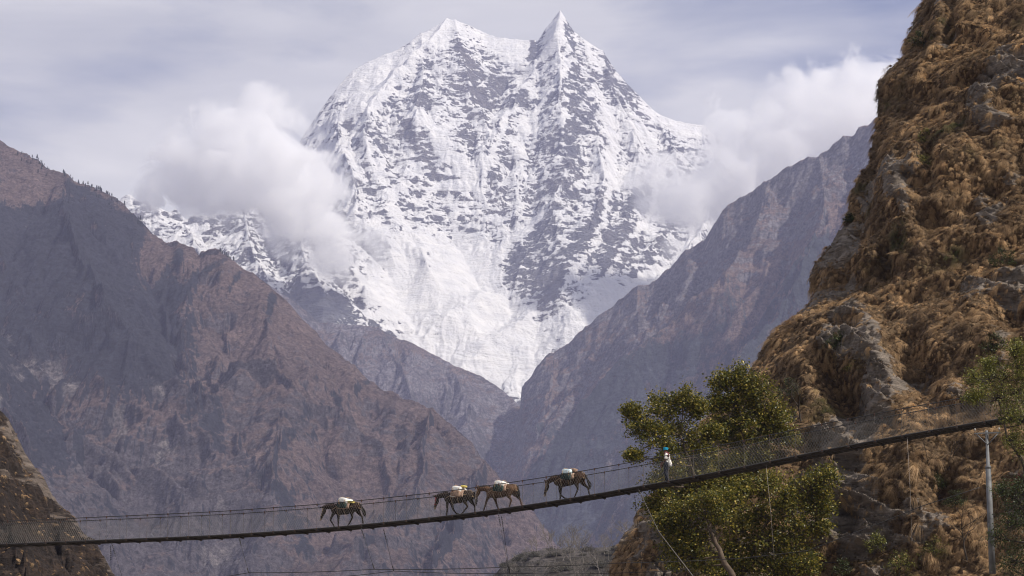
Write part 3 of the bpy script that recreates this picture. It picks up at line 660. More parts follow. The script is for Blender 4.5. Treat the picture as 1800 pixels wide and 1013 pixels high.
# ------------------------------------------------------------------ dry grass tufts (nobody could count them): instanced on one points mesh
def blade_mat(name, c0, c1, trans=0.35):
    m, t, b = new_mat(name)
    oi = nd(t, 'ShaderNodeObjectInfo').outputs['Random']; tn = attr(t, 'tone').outputs['Fac']
    k = mth(t, 'ADD', mth(t, 'MULTIPLY', oi, 0.6), mth(t, 'MULTIPLY', tn, 0.4))
    c = ramp(t, k, 0.1, 0.9, c0, c1)
    pos = nd(t, 'ShaderNodeNewGeometry').outputs['Position']
    c = mixc(t, 1.0, c, ramp(t, noise_n(t, pos, 0.33, 4, 0.6), 0.36, 0.64, (0.48, 0.47, 0.48), (1.35, 1.33, 1.28)), 'MULTIPLY')
    c = mixc(t, ramp(t, noise_n(t, mapn(t, pos, loc=(13, 5, 2)), 0.22, 4, 0.6), 0.58, 0.70), c, (0.085, 0.088, 0.030))
    t.links.new(c, b.inputs['Base Color']); b.inputs['Roughness'].default_value = 0.6
    tr = nd(t, 'ShaderNodeBsdfTranslucent'); t.links.new(c, tr.inputs['Color'])
    mxs = nd(t, 'ShaderNodeMixShader'); mxs.inputs[0].default_value = trans
    t.links.new(b.outputs[0], mxs.inputs[1]); t.links.new(tr.outputs[0], mxs.inputs[2])
    t.links.new(mxs.outputs[0], t.nodes['Material Output'].inputs['Surface'])
    return m
M_dry = blade_mat('dry_grass', (0.20, 0.13, 0.072), (0.68, 0.47, 0.27))
M_dry2 = blade_mat('dry_grass_dark', (0.10, 0.065, 0.038), (0.38, 0.25, 0.145))
def tuft_mesh(name, rng, nb, ln, droop, spread, wid, mat):
    """z is out of the slope, -y is downhill"""
    seg = 4
    ang = rng.uniform(0, 2 * np.pi, nb); rad = rng.uniform(0, 0.10, nb)
    bx = np.cos(ang) * rad; by = np.sin(ang) * rad
    dx = rng.normal(0, spread, nb); dy = -0.45 + rng.normal(0, spread, nb); dz = 0.9 + rng.normal(0, 0.15, nb)
    n = np.sqrt(dx ** 2 + dy ** 2 + dz ** 2); dx /= n; dy /= n; dz /= n
    L = ln * rng.uniform(0.5, 1.15, nb)
    V = np.zeros((nb, seg + 1, 2, 3)); tone = np.repeat(rng.uniform(0, 1, nb)[:, None], (seg + 1) * 2, 1)
    wdir = np.stack([np.cos(ang + 1.57), np.sin(ang + 1.57), 0 * ang], -1)
    for k in range(seg + 1):
        t = k / seg
        p = np.stack([bx + dx * L * t, by + dy * L * t - droop * L * t * t * 0.75, dz * L * t - droop * L * t * t * 0.95], -1)
        w_ = wid * (1 - t * 0.85)
        V[:, k, 0] = p - wdir * w_; V[:, k, 1] = p + wdir * w_
    q = []
    base = (np.arange(nb) * (seg + 1) * 2)[:, None]
    for k in range(seg):
        q.append(base + np.array([[2 * k, 2 * k + 1, 2 * k + 3, 2 * k + 2]]))
    return np_mesh(name, V.reshape(-1, 3), quads=np.concatenate(q), mat=mat, attrs={'tone': tone.ravel()})
rng = np.random.default_rng(5)
tcol = bpy.data.collections.new('grass_tuft_sources')
for k in range(8):
    o = bpy.data.objects.new('grass_tuft', tuft_mesh('grass_tuft', rng, 80, [0.62, 0.5, 0.8, 0.42][k % 4], [0.9, 0.6, 1.1, 0.4][k % 4], [0.42, 0.6, 0.34, 0.65][k % 4], 0.012, M_dry if k % 4 != 3 else M_dry2))
    tcol.objects.link(o)
def scatter_obj(name, co, rot, scl, label, cat):
    me = bpy.data.meshes.new(name); me.vertices.add(len(co)); me.vertices.foreach_set('co', np.ascontiguousarray(co, np.float32).ravel())
    a = me.attributes.new('rot', 'FLOAT_VECTOR', 'POINT'); a.data.foreach_set('vector', np.ascontiguousarray(rot, np.float32).ravel())
    a = me.attributes.new('scl', 'FLOAT', 'POINT'); a.data.foreach_set('value', np.ascontiguousarray(scl, np.float32))
    a = me.attributes.new('pick', 'INT', 'POINT'); a.data.foreach_set('value', np.random.default_rng(3).integers(0, 8, len(co)).astype(np.int32))
    o = link(name, me); meta(o, label, cat, kind='stuff')
    g = bpy.data.node_groups.new(name, 'GeometryNodeTree')
    g.interface.new_socket('Geometry', in_out='INPUT', socket_type='NodeSocketGeometry'); g.interface.new_socket('Geometry', in_out='OUTPUT', socket_type='NodeSocketGeometry')
    gi = g.nodes.new('NodeGroupInput'); go = g.nodes.new('NodeGroupOutput')
    ci = g.nodes.new('GeometryNodeCollectionInfo'); ci.inputs['Collection'].default_value = tcol; ci.inputs['Separate Children'].default_value = True; ci.inputs['Reset Children'].default_value = True
    ip = g.nodes.new('GeometryNodeInstanceOnPoints'); ip.inputs['Pick Instance'].default_value = True
    def na(nm, ty):
        n = g.nodes.new('GeometryNodeInputNamedAttribute'); n.data_type = ty; n.inputs['Name'].default_value = nm; return n.outputs['Attribute']
    l = g.links.new
    m2p = g.nodes.new('GeometryNodeMeshToPoints')
    l(gi.outputs[0], m2p.inputs['Mesh']); l(m2p.outputs[0], ip.inputs['Points']); l(ci.outputs[0], ip.inputs['Instance'])
    l(na('pick', 'INT'), ip.inputs['Instance Index'])
    e2r = g.nodes.new('FunctionNodeEulerToRotation'); l(na('rot', 'FLOAT_VECTOR'), e2r.inputs[0]); l(e2r.outputs[0], ip.inputs['Rotation'])
    cx = g.nodes.new('ShaderNodeCombineXYZ'); sa = na('scl', 'FLOAT')
    for i in range(3): l(sa, cx.inputs[i])
    l(cx.outputs[0], ip.inputs['Scale'])
    l(ip.outputs[0], go.inputs[0])
    md = o.modifiers.new('tufts', 'NODES'); md.node_group = g
    return o
def plant(co, nn, w_, n, scale, seed, lift=0.0):
    """pick n grid points by weight; z of the tuft leans out of the slope and up, -y runs downhill"""
    r = np.random.default_rng(seed); nr, nc = w_.shape
    ii = r.choice(nr * nc, n, p=(w_ / w_.sum()).ravel())
    p = co.reshape(-1, 3)[ii] + r.normal(0, 0.03, (n, 3)); N = nn.reshape(-1, 3)[ii].copy()
    N = np.where((N[:, 1:2] > 0), -N, N) if False else N
    rots = np.zeros((n, 3))
    for k in range(n):
        nz = Vector(N[k]); nz = (nz * 0.9 + Vector((0, 0, 0.55))).normalized()
        dn = Vector((r.normal(-0.28, 0.35), r.normal(0, 0.3), -1.0)); dn = (dn - nz * dn.dot(nz)).normalized()
        yv = -dn; xv = yv.cross(nz)
        rots[k] = Matrix((xv, yv, nz)).transposed().to_euler()
    return p, rots, r.uniform(scale[0], scale[1], n) * (0.8 + 0.4 * r.random(n))
co, nn, rk, PX, PY, df, zr = TER['cliff']
ar = np.gradient(zr)[:, None] * np.abs(np.gradient(df))[None, :]
inv = (PX > 1020) & (PX < 1850) & (PY > -40) & (PY < 1060) & (df[None, :] > -2.5)
clump = sstep(-0.35, 0.15, fbm3(co[..., 0] / 1.3, co[..., 1] / 1.3, co[..., 2] / 1.3, 2, 0.5, 301))
wt = ar * inv * (1 - sstep(0.35, 0.65, rk) * 0.93) * (0.12 + 0.88 * clump)
p, r_, s_ = plant(co, nn, wt, 9000, (0.25, 0.85), 11)
wt2 = ar * inv * (1 - sstep(0.45, 0.75, rk) * 0.85)
p2, r2_, s2_ = plant(co, nn, wt2, 26000, (0.18, 0.42), 13)
p = np.concatenate([p, p2]); r_ = np.concatenate([r_, r2_]); s_ = np.concatenate([s_, s2_])
scatter_obj('dry_grass', p, r_, s_, 'long golden brown dry grass hanging in tufts all over the steep right hand slope', 'grass')
X, Y, Z, nr, at = TER['near_left_slope']
co2 = np.stack([X, Y, Z], -1); du = np.gradient(co2, axis=1); dv = np.gradient(co2, axis=0); n2_ = np.cross(du, dv); n2_ /= np.linalg.norm(n2_, axis=-1, keepdims=True)
w2 = np.ones(X.shape) * (X / Y > -0.24) * (sstep(-0.3, 0.2, fbm2(X / 3, Z / 3, 2, .5, 305)) + 0.05) * (1 - 0.7 * sstep(.4, .6, at['rock']))
p, r_, s_ = plant(co2, n2_, w2, 2200, (0.3, 0.7), 12)
scatter_obj('dry_grass', p, r_, s_, 'short dull dry grass scattered over the dark slope in the lower left corner', 'grass')
print('grass', round(time.time() - T00, 1))
# ------------------------------------------------------------------ suspension footbridge
DECK = [(-420, 966), (-300, 964), (0, 959), (200, 951), (400, 943), (608, 928.5), (807, 908.5), (882, 898), (1000, 881), (1172, 850.5), (1300, 826.5), (1450, 795), (1600, 767), (1700, 749.5), (1800, 734), (1950, 712), (2150, 690)]
pA = P(0, 959, 129.0); pB = P(1800, 734, 106.0)
bdir = Vector((pB.x - pA.x, pB.y - pA.y, 0)); BL = bdir.length; bdir.normalize(); bside = Vector((bdir.y, -bdir.x, 0))  # bside: towards the camera
def bpoint(s, off=0.0, dz=0.0):
    """s metres along the bridge from the left picture edge"""
    x = pA.x + bdir.x * s; y = pA.y + bdir.y * s
    px = 900 + x / y * F * 0.99
    for _ in range(3):
        py = float(np.interp(px, [q[0] for q in DECK], [q[1] for q in DECK]))
        d = (506.5 - py) / F
        px = 900 + x / y * (math.cos(PITCH) - d * math.sin(PITCH)) * F
    py = float(np.interp(px, [q[0] for q in DECK], [q[1] for q in DECK]))
    e = ae(px, py)[1]
    return Vector((x, y, CZ + e * y + dz)) + bside * off
_ss = np.arange(-8.0, BL + 10.01, 0.25)
_raw = np.array([bpoint(s).z for s in _ss])
for _ in range(60): _raw[1:-1] = (_raw[:-2] + 2 * _raw[1:-1] + _raw[2:]) / 4
def bp(s, off=0.0, dz=0.0):
    return Vector((pA.x + bdir.x * s, pA.y + bdir.y * s, float(np.interp(s, _ss, _raw)) + dz)) + bside * off
def s_of_px(px):
    a = (px - 900) / F / 0.985
    lo, hi = -8, BL + 10
    for _ in range(40):
        m = (lo + hi) / 2; q = bp(m)
        d = (506.5 - e2py((q.z - CZ) / q.y)) / F
        qx = 900 + q.x / q.y * (math.cos(PITCH) - d * math.sin(PITCH)) * F
        if qx < px: lo = m
        else: hi = m
    return (lo + hi) / 2
S0, S1 = -7.0, BL + 9.0
HW = 0.62; RAIL = 1.2
M_cable = simple('dark_steel_cable', (0.045, 0.042, 0.042), 0.55, 0.3, 8, 0.3)
M_deck = simple('weathered_deck', (0.05, 0.045, 0.040), 0.9, 0.45, 3)
M_rust = simple('rusty_clamp', (0.10, 0.05, 0.035), 0.8, 0.4, 20)
M_wire = simple('galvanised_wire', (0.24, 0.23, 0.21), 0.5, 0.15, 10)
M_hang = simple('hanger_rod', (0.12, 0.105, 0.095), 0.6, 0.3, 8)
root = empty('suspension_bridge', bp(BL / 2), 'long sagging suspension footbridge of dark cables and wire mesh crossing the whole picture', 'bridge')
def badd(name, mb, mat, smooth=True):
    mb.v = [Vector(v) - root.location for v in mb.v]
    return mb.build(name, mat, root, smooth)
st = np.arange(S0, S1 + .01, 0.5)
for off in (HW, -HW):
    m = MB(); m.tube([bp(s, off, RAIL) for s in st], 0.020, 6); badd('handrail_cable', m, M_cable)
    for dz in (0.0,):
        m = MB(); m.tube([bp(s, off, dz - 0.02) for s in st], 0.036, 6); badd('main_cable', m, M_cable)
    # chain link netting between deck cable and handrail
    m = MB(); pitch = 0.13
    for sgn in (1, -1):
        s = S0
        while s < S1:
            pts = []
            for k in range(3):
                ss = s + sgn * 0.75 * k / 2
                pts.append(bp(min(max(ss, S0), S1), off * 0.99, RAIL * k / 2))
            m.tube(pts, 0.0034, 3, cap=False); s += pitch
    nm = badd('wire_netting', m, M_wire)
m = MB()
dk = np.arange(S0, S1, 0.25)
for s in dk:   # short planks laid across
    a, b = bp(s + .01), bp(s + .235)
    c = (a + b) / 2 + Vector((0, 0, -0.02)); d = (b - a).normalized()
    M = Matrix((d, bside, d.cross(bside) * -1 if d.cross(bside).z < 0 else d.cross(bside))).transposed()
    m.box(c, (0.225, 2 * HW - 0.1, 0.035), M)
for off in (0.25, -0.25):
    m.tube([bp(s, off, -0.05) for s in st], 0.02, 4)
badd('deck', m, M_deck, False)
nb = int((S1 - S0) / 1.25)
for k in range(nb):
    s = S0 + 0.4 + k * 1.25
    a, b = bp(s, HW + .06, -0.07), bp(s, -HW - .06, -0.07)
    m = MB(); d = bdir
    M = Matrix((d, bside, Vector((0, 0, 1)))).transposed()
    m.box((a + b) / 2, (0.10, 2 * HW + .12, 0.05), M)
    badd('crossbeam', m, M_deck, False)
    for off in (HW, -HW):
        m = MB(); m.tube([bp(s, off * 1.01, -0.12), bp(s, off * 1.01, RAIL + 0.03)], 0.008, 5)
        m.box(bp(s, off * 1.01, RAIL - .02), (0.04, 0.05, 0.11), M, 1); m.box(bp(s, off * 1.02, -0.05), (0.06, 0.05, 0.13), M, 1)
        badd('hanger', m, [M_hang, M_rust], False)
# wind guys below and their ties (rest outboard of and below the deck)
def wline(name, pts, r, mat=M_cable, n=5, sag=0.0):
    W = [P(*p) for p in pts]; out_ = []
    for a, b in zip(W[:-1], W[1:]):
        L_ = (b - a).length; K = max(2, int(L_ / 1.5))
        for i in range(K):
            t_ = i / K; out_.append(a.lerp(b, t_) + Vector((0, 0, -sag * 4 * t_ * (1 - t_) * L_ * L_ / 100)))
    out_.append(W[-1]); m = MB(); m.tube(out_, r, n); return badd(name, m, mat)
def yb(px): return bp(s_of_px(px)).y
wline('wind_guy_cable', [(-60, 1060, 124), (200, 1040, 121), (437, 1007, 118), (658, 1001, 115), (893, 997, 112), (1085, 990, 110), (1300, 982, 108), (1420, 968, 107), (1620, 890, 106), (1722, 857, 105)], 0.017, sag=0.10)
wline('wind_guy_cable', [(300, 1045, 131), (500, 1022, 129), (692, 1004, 127), (896, 1008, 124), (1150, 1005, 122), (1400, 990, 121), (1560, 985, 120)], 0.017, sag=0.12)
for (px0, py0, y0, px1, off) in [(437, 1007, 118, 431, HW), (658, 1001, 115, 645, HW), (893, 997, 112, 885, HW), (692, 1004, 127, 664, -HW), (896, 1008, 124, 872, -HW), (222, 1038, 121, 208, HW), (196, 1060, 133, 183, -HW), (1128, 1000, 122, 1107, -HW)]:
    top = bp(s_of_px(px1), off, -.15); bot = P(px0, py0, y0)
    m = MB(); m.tube([top, bot], 0.011, 4)
    for k in range(7):  # twisted wire wraps at both ends
        t_ = 0.03 + k * 0.035
        for q in (top.lerp(bot, t_), bot.lerp(top, t_ * .5)):
            m.ball(q, 0.035, n=5)
    badd('tie_rope', m, M_cable)
top = bp(s_of_px(1131), HW, -.15); mid = P(1158, 935, 112); bot = P(1225, 1022, 106)
m = MB(); m.tube([top, mid, bot], [0.012, 0.02, 0.028], 5)
for k in range(9): m.ball(top.lerp(mid, 0.04 + k * 0.05), 0.038, n=5)
badd('stay_cable', m, M_hang)
# pale ropes hanging from the deck
M_rope = simple('pale_rope', (0.30, 0.26, 0.23), 0.9, 0.2, 6)
for (px, py, px2, lab) in [(1354, 818, 1361, 985), (1601, 770, 1603, 958)]:
    a = bp(s_of_px(px), HW, -.12); b = P(px2, lab, a.y - 0.3)
    m = MB(); m.tube([a, a.lerp(b, .5) + Vector((.03, 0, 0)), b], 0.009, 4); badd('hanging_rope', m, M_rope)
a = bp(s_of_px(1615), -HW, -.15); m = MB(); m.tube([a, a + Vector((.15, .1, -.5)), a + Vector((.2, .1, -.95))], 0.014, 4); badd('loose_wire', m, M_cable)

# ------------------------------------------------------------------ figures grown as one skin
def remeshed(name, chains, balls, vox, mats, parent, colf=None, smooth_it=6):
    mb = MB()
    for pts, rad in chains:
        # dense tapered sweep with round ends
        P_ = [Vector(p) for p in pts]; out_ = []; rr = []
        n = len(P_)
        for i in range(n - 1):
            p0 = P_[max(i - 1, 0)]; p1 = P_[i]; p2 = P_[i + 1]; p3 = P_[min(i + 2, n - 1)]
            for k in range(5):
                t_ = k / 5
                q = 0.5 * ((2 * p1) + (p2 - p0) * t_ + (2 * p0 - 5 * p1 + 4 * p2 - p3) * t_ * t_ + (3 * p1 - p0 - 3 * p2 + p3) * t_ ** 3)
                out_.append(q.lerp(p1.lerp(p2, t_), 0.35)); rr.append(rad[i] + (rad[i + 1] - rad[i]) * t_)
        out_.append(P_[-1]); rr.append(rad[-1])
        mb.tube(out_, rr, 12)
        mb.ball(P_[0], rad[0] * .98, n=12); mb.ball(P_[-1], rad[-1] * .98, n=12)
    for (c, r, sc_, M) in balls: mb.ball(c, r, sc_, 14, M)
    me = mb.mesh(name, mats)
    o = bpy.data.objects.new(name, me); C.objects.link(o)
    rm = o.modifiers.new('r', 'REMESH'); rm.mode = 'VOXEL'; rm.voxel_size = vox
    sm = o.modifiers.new('s', 'SMOOTH'); sm.factor = 0.5; sm.iterations = smooth_it
    dg = bpy.context.evaluated_depsgraph_get(); ev = o.evaluated_get(dg)
    me2 = bpy.data.meshes.new_from_object(ev); bpy.data.objects.remove(o); bpy.data.meshes.remove(me)
    me2.name = name
    me2.polygons.foreach_set('use_smooth', [True] * len(me2.polygons))
    if colf:
        n = len(me2.vertices); cv = np.empty(n * 3, np.float32); me2.vertices.foreach_get('co', cv); cv = cv.reshape(-1, 3)
        a = me2.attributes.new('coat', 'FLOAT_VECTOR', 'POINT'); a.data.foreach_set('vector', colf(cv).astype(np.float32).ravel())
    return link(name, me2, parent)
def coat_mat(name):
    m, t, b = new_mat(name)
    tc = nd(t, 'ShaderNodeTexCoord').outputs['Object']
    f = noise_n(t, mapn(t, tc, (14, 14, 26)), 1.0, 6, 0.7)
    c = mixc(t, ramp(t, f, .3, .7), (0.62, 0.60, 0.58), (1.3, 1.25, 1.2))
    t.links.new(mixc(t, 1.0, attr(t, 'coat').outputs['Vector'], c, 'MULTIPLY'), b.inputs['Base Color'])
    b.inputs['Roughness'].default_value = 0.75; b.inputs['Specular IOR Level'].default_value = 0.15
    t.links.new(bump(t, f, 0.01, 0.6), b.inputs['Normal'])
    return m
M_coat = coat_mat('mule_coat')
M_mane = simple('dark_horsehair', (0.018, 0.014, 0.012), 0.7, 0.4, 40)
M_hoof = simple('hoof', (0.03, 0.025, 0.022), 0.6, 0.3, 20)
M_eye = simple('eye', (0.01, 0.008, 0.007), 0.15, 0.0, 5, spec=0.6)
M_strap = simple('tan_strap', (0.36, 0.25, 0.15), 0.8, 0.3, 30)
M_red = simple('red_collar', (0.45, 0.06, 0.07), 0.8, 0.2, 30)
M_pad = simple('saddle_blanket', (0.34, 0.23, 0.17), 0.95, 0.45, 9)
M_white = simple('white_sack', (0.78, 0.77, 0.74), 0.75, 0.14, 7, bump=0.6)
M_teal = simple('dark_green_sack', (0.022, 0.042, 0.038), 0.8, 0.35, 9, bump=0.6)
M_pale = simple('pale_blue_sack', (0.62, 0.74, 0.78), 0.7, 0.25, 8, bump=0.6)
M_yel = simple('yellow_roll', (0.62, 0.50, 0.14), 0.8, 0.2, 8)
MGRP = 'mules walking in a line across the bridge'
def mule(px, py_deck, label, J, base, belly, legc, muz, load_label, load):
    s = s_of_px(px); o0 = bp(s); fwd = -bdir
    # forward axis runs downhill to the left, level; feet follow the deck through the joint heights
    yaw = math.atan2(fwd.y, fwd.x)
    t = empty('mule', o0, label, 'mule', MGRP, yaw)
    V = lambda x, z, y=0.0: Vector((x, y, z))
    gdz = lambda x: bp(s - x).z - o0.z
    chains = []; balls = []
    wx, wz = J['withers']; rx, rz_ = J['rump']; pl = J['poll']; mz = J['muzzle']; nb_ = J['neck']
    # trunk: deep chest, barrel, rising to the croup
    chains.append(([V(rx - .02, rz_ - .24), V(rx + .25, rz_ - .25), V((rx + wx) / 2, (rz_ + wz) / 2 - .30), V(wx - .12, wz - .33), V(wx + .10, wz - .33)], [.21, .235, .275, .265, .20]))
    chains.append(([V(rx + .05, rz_ - .12), V((rx + wx) / 2, (rz_ + wz) / 2 - .18), V(wx, wz - .12)], [.12, .13, .11]))
    # neck and head
    chains.append(([V(wx + .06, wz - .24), V(*nb_), V(*pl)], [.20, .135, .098]))
    hx, hz_ = mz[0] - pl[0], mz[1] - pl[1]; hl = math.hypot(hx, hz_); ux, uz = hx / hl, hz_ / hl; nx, nz_ = -uz, ux
    if nx > 0: nx, nz_ = -nx, -nz_      # towards the throat
    ck = (pl[0] + ux * hl * .32 + nx * .045, pl[1] + uz * hl * .32 + nz_ * .045)
    chains.append(([V(*pl), V(*ck), V(pl[0] + ux * hl * .70, pl[1] + uz * hl * .70), V(mz[0] - ux * .03, mz[1] - uz * .03)], [.088, .105, .068, .058]))
    # fore and hind legs, each with knee / hock, fetlock and hoof
    feet = []
    for i, lg in enumerate(J['fore']):
        y = .13 if i == 0 else -.13
        el, kn, ft, hf = lg
        chains.append(([V(wx - .02, wz - .35, y * .8), V(el[0], el[1], y), V(kn[0], kn[1], y), V(ft[0], ft[1], y * .95), V(hf[0], hf[1] + .03, y * .95)], [.125, .078, .045, .033, .042])); feet.append((hf, y))
        balls.append((V(kn[0], kn[1], y), .05, (1, 1, 1.2), None))
    for i, lg in enumerate(J['hind']):
        y = .13 if i == 0 else -.13
        sf, hk, ft, hf = lg
        chains.append(([V(rx + .06, rz_ - .26, y * .75), V(sf[0], sf[1], y), V((sf[0] + hk[0]) / 2, (sf[1] + hk[1]) / 2, y), V(hk[0], hk[1], y), V(ft[0], ft[1], y * .95), V(hf[0], hf[1] + .03, y * .95)], [.175, .125, .072, .047, .034, .043])); feet.append((hf, y))
    for sy in (1, -1):   # long ears
        ex, ez = J['ear']
        chains.append(([V(pl[0], pl[1] + .05, sy * .05), V(pl[0] + ex * .5, pl[1] + ez * .5, sy * .08), V(pl[0] + ex, pl[1] + ez, sy * .10)], [.028, .038, .010]))
    base, belly, legc, muz = map(np.array, (base, belly, legc, muz))
    def colf(v):
        n = len(v); c = np.repeat(base[None], n, 0)
        k = sstep(wz - .30, wz - .60, v[:, 2])[:, None] if False else (1 - sstep(wz - .62, wz - .38, v[:, 2]))[:, None]
        c = c * (1 - k) + belly * k
        k = (1 - sstep(.42, .66, v[:, 2] - 0))[:, None] * (v[:, 0] < wx + .45)[:, None]; c = c * (1 - k) + legc * k
        k = np.exp(-(((v[:, 0] - mz[0]) ** 2 + (v[:, 2] - mz[1]) ** 2) / .009))[:, None]; c = c * (1 - k) + muz * k
        return c
    remeshed('body', chains, balls, 0.017, [M_coat], t, colf, 5)
    for (hf, y) in feet:
        m = MB(); m.tube([V(hf[0] - .01, hf[1] + .075, y * .95), V(hf[0] + .025, hf[1] - .0, y * .95)], [.042, .058], 9); m.build('hoof', M_hoof, t)
    for sy in (1, -1):
        m = MB(); m.ball(V(pl[0] + ux * hl * .33 - nx * .02, pl[1] + uz * hl * .33 - nz_ * .02, sy * .085), .022, n=8); m.build('eye', M_eye, t)
    # mane: short upright crest of hair
    m = MB(); rn = random.Random(int(px))
    a = Vector((wx + .12, 0, wz - .02)); cpts = [a, V(nb_[0] - .02, nb_[1] + .14), V(pl[0] - .03, pl[1] + .10), V(pl[0] + .07, pl[1] + .03)]
    for k in range(70):
        u = k / 69 * 2.999; i = int(u); q = cpts[i].lerp(cpts[i + 1], u - i)
        d = (cpts[i + 1] - cpts[i]).normalized(); up = Vector((-d.z, 0, d.x));
        if up.z < 0: up = -up
        e = q + up * rn.uniform(.02, .055) + Vector((rn.uniform(-.03, .03), rn.uniform(-.05, .05), 0)); m.tube([q - up * .05, q, e], [.016, .014, .004], 4)
    m.build('mane', M_mane, t)
    tl = [V(*q) for q in J['tail']]
    m = MB(); m.tube(tl, [.028] + [.034] * (len(tl) - 2) + [.02], 7)
    for k in range(46):
        f = rn.uniform(.25, .8); i = min(int(f * (len(tl) - 1)), len(tl) - 2); q = tl[i].lerp(tl[i + 1], f * (len(tl) - 1) - i)
        e = tl[-1] + Vector((rn.gauss(0, .035), rn.gauss(0, .035), rn.gauss(-.02, .07))); m.tube([q, q.lerp(e, .55) + Vector((rn.gauss(0, .03), rn.gauss(0, .03), 0)), e], [.016, .018, .004], 4)
    m.build('tail', M_mane, t)
    # harness: girth, breast strap, breeching, halter
    m = MB()
    def ring(x, z, rr, rzv, tilt=0.0, r=.014, mi=0):
        pts = [V(x + math.sin(a_) * tilt, z + math.cos(a_) * rzv, math.sin(a_) * rr) for a_ in [2 * math.pi * k / 20 for k in range(21)]]
        m.tube(pts, r, 4, mi)
    ring(wx - .18, wz - .29, .285, .33); ring((rx + wx) / 2 + .02, (rz_ + wz) / 2 - .27, .29, .325, .0)
    for sy in (1, -1):
        m.tube([V(wx - .2, wz - .18, sy * .27), V(wx + .08, wz - .30, sy * .22), V(wx + .22, wz - .40, sy * .12), V(wx + .26, wz - .42, 0)], .014, 4)
        m.tube([V(wx - .3, wz - .16, sy * .27), V(rx + .1, rz_ - .22, sy * .23), V(rx - .20, rz_ - .32, sy * .12), V(rx - .245, rz_ - .33, 0)], .013, 4)
        m.tube([V((rx + wx) / 2, (rz_ + wz) / 2 + .0, sy * .06), V(rx + .1, rz_ + .01, sy * .03), V(rx - .1, rz_ - .01, sy * .1), V(rx - .18, rz_ - .30, sy * .12)], .013, 4)
    m.build('harness', M_strap, t)
    m = MB(); c1 = V(pl[0] + ux * hl * .66, pl[1] + uz * hl * .66); 
    for cc, rr in ((c1, .078), (V(pl[0] + ux * .07, pl[1] + uz * .07), .108)):
        pts = [cc + Vector((nx * math.cos(a_) * rr, math.sin(a_) * rr * .9, nz_ * math.cos(a_) * rr)) for a_ in [2 * math.pi * k / 14 for k in range(15)]]; m.tube(pts, .009, 4)
    for sy in (1, -1): m.tube([c1 + V(0, 0, sy * .07), V(pl[0] + ux * .07, pl[1] + uz * .07, sy * .098)], .009, 4)
    m.build('halter', J.get('hmat', M_strap), t)
    # blanket under the load
    m = MB(); nx_, ny_ = 9, 15; b0 = len(m.v)
    for i in range(nx_):
        for k in range(ny_):
            a_ = (k / (ny_ - 1) - .5) * 2 * 1.75; x = (rx + wx) / 2 + .04 + (i / (nx_ - 1) - .5) * .66 + rn.uniform(-.012, .012)
            zc_ = wz + (rz_ - wz) * ((x - wx) / (rx - wx)) - .27
            m.v.append(V(x, zc_ + math.cos(a_) * .305, math.sin(a_) * .295 + rn.uniform(-.006, .006)))
    for i in range(nx_ - 1):
        for k in range(ny_ - 1):
            a_ = b0 + i * ny_ + k; m.f.append((a_, a_ + 1, a_ + ny_ + 1, a_ + ny_)); m.mi.append(0)
    ob = m.build('saddle_blanket', M_pad, t); so = ob.modifiers.new('thick', 'SOLIDIFY'); so.thickness = .02
    # load of sacks, a thing of its own
    lx = (rx * .42 + wx * .58)
    lo = empty('sack_load', o0 + (Matrix.Rotation(yaw, 3, 'Z') @ V(lx, wz + .02)), load_label, 'load', 'loads of sacks on the mules', yaw)
    tilt = Matrix.Rotation(J.get('ltilt', -.12), 3, 'Y')
    for (cx_, cz_, cy_, sx, sy, sz, mt) in load:
        mb2 = MB()
        bm_ = bmesh.new(); bmesh.ops.create_cube(bm_, size=1); bmesh.ops.subdivide_edges(bm_, edges=bm_.edges[:], cuts=6, use_grid_fill=True)
        for v in bm_.verts:
            c_ = v.co; r_l = c_.length; sp = c_.normalized() * .62
            c_ = c_.lerp(sp, .45)
            w1 = noise3([c_.x * 4 + cx_ * 9 + px], [c_.y * 4 + cy_ * 7], [c_.z * 4], 7)[0] * .07
            c_ = c_ * (1 + w1); v.co = tilt @ Vector((cx_ + c_.x * sx, cy_ + c_.y * sy, cz_ + c_.z * sz))
        me_ = bpy.data.meshes.new('sack'); bm_.to_mesh(me_); bm_.free(); me_.materials.append(mt)
        me_.polygons.foreach_set('use_smooth', [True] * len(me_.polygons)); link('sack', me_, lo)
    m = MB()
    for xx in (-.17, .15):
        pts = [tilt @ V(xx, .0 + math.cos(a_) * .29 * 1.0 - .03, math.sin(a_) * .43) for a_ in [(-2.0 + 4.0 * k / 16) for k in range(17)]]; m.tube(pts, .014, 4)
    m.build('binding_rope', M_strap, lo)
    return t
S = M_white
def LD(top, side, low, extra=()):
    return [(.03, .11, 0, .52, .46, .17, top), (-.02, .06, .27, .46, .21, .27, side), (-.02, .06, -.27, .46, .21, .27, side), (.0, -.16, .31, .50, .20, .30, low), (.0, -.16, -.31, .50, .20, .30, low)] + list(extra)
B1 = (.030, .018, .013); B2 = (.020, .014, .011); LG = (.022, .015, .012); MZ = (.45, .36, .28)
mule(608, 927, 'dark brown mule walking alone far left of the others with white sacks on its back', dict(withers=(.55, 1.25), rump=(-.62, 1.24), poll=(1.24, 1.07), neck=(.88, 1.10), muzzle=(1.44, .45), ear=(.22, .02),
    fore=[((.66, .70), (.80, .42), (.62, .13), (.60, .02)), ((.50, .66), (.50, .36), (.50, .12), (.52, -.03))],
    hind=[((-.40, .78), (-.42, .46), (-.22, .14), (-.19, .04)), ((-.60, .80), (-.84, .50), (-.90, .16), (-.89, .09))], tail=[(-.72, 1.18), (-.84, 1.10), (-.98, .82), (-1.06, .62)]), B1, B2, LG, MZ,
    'cream white sacks with dark green ones below on the leftmost mule', LD(S, S, M_teal, [(-.38, .03, 0, .30, .46, .10, M_yel)]))
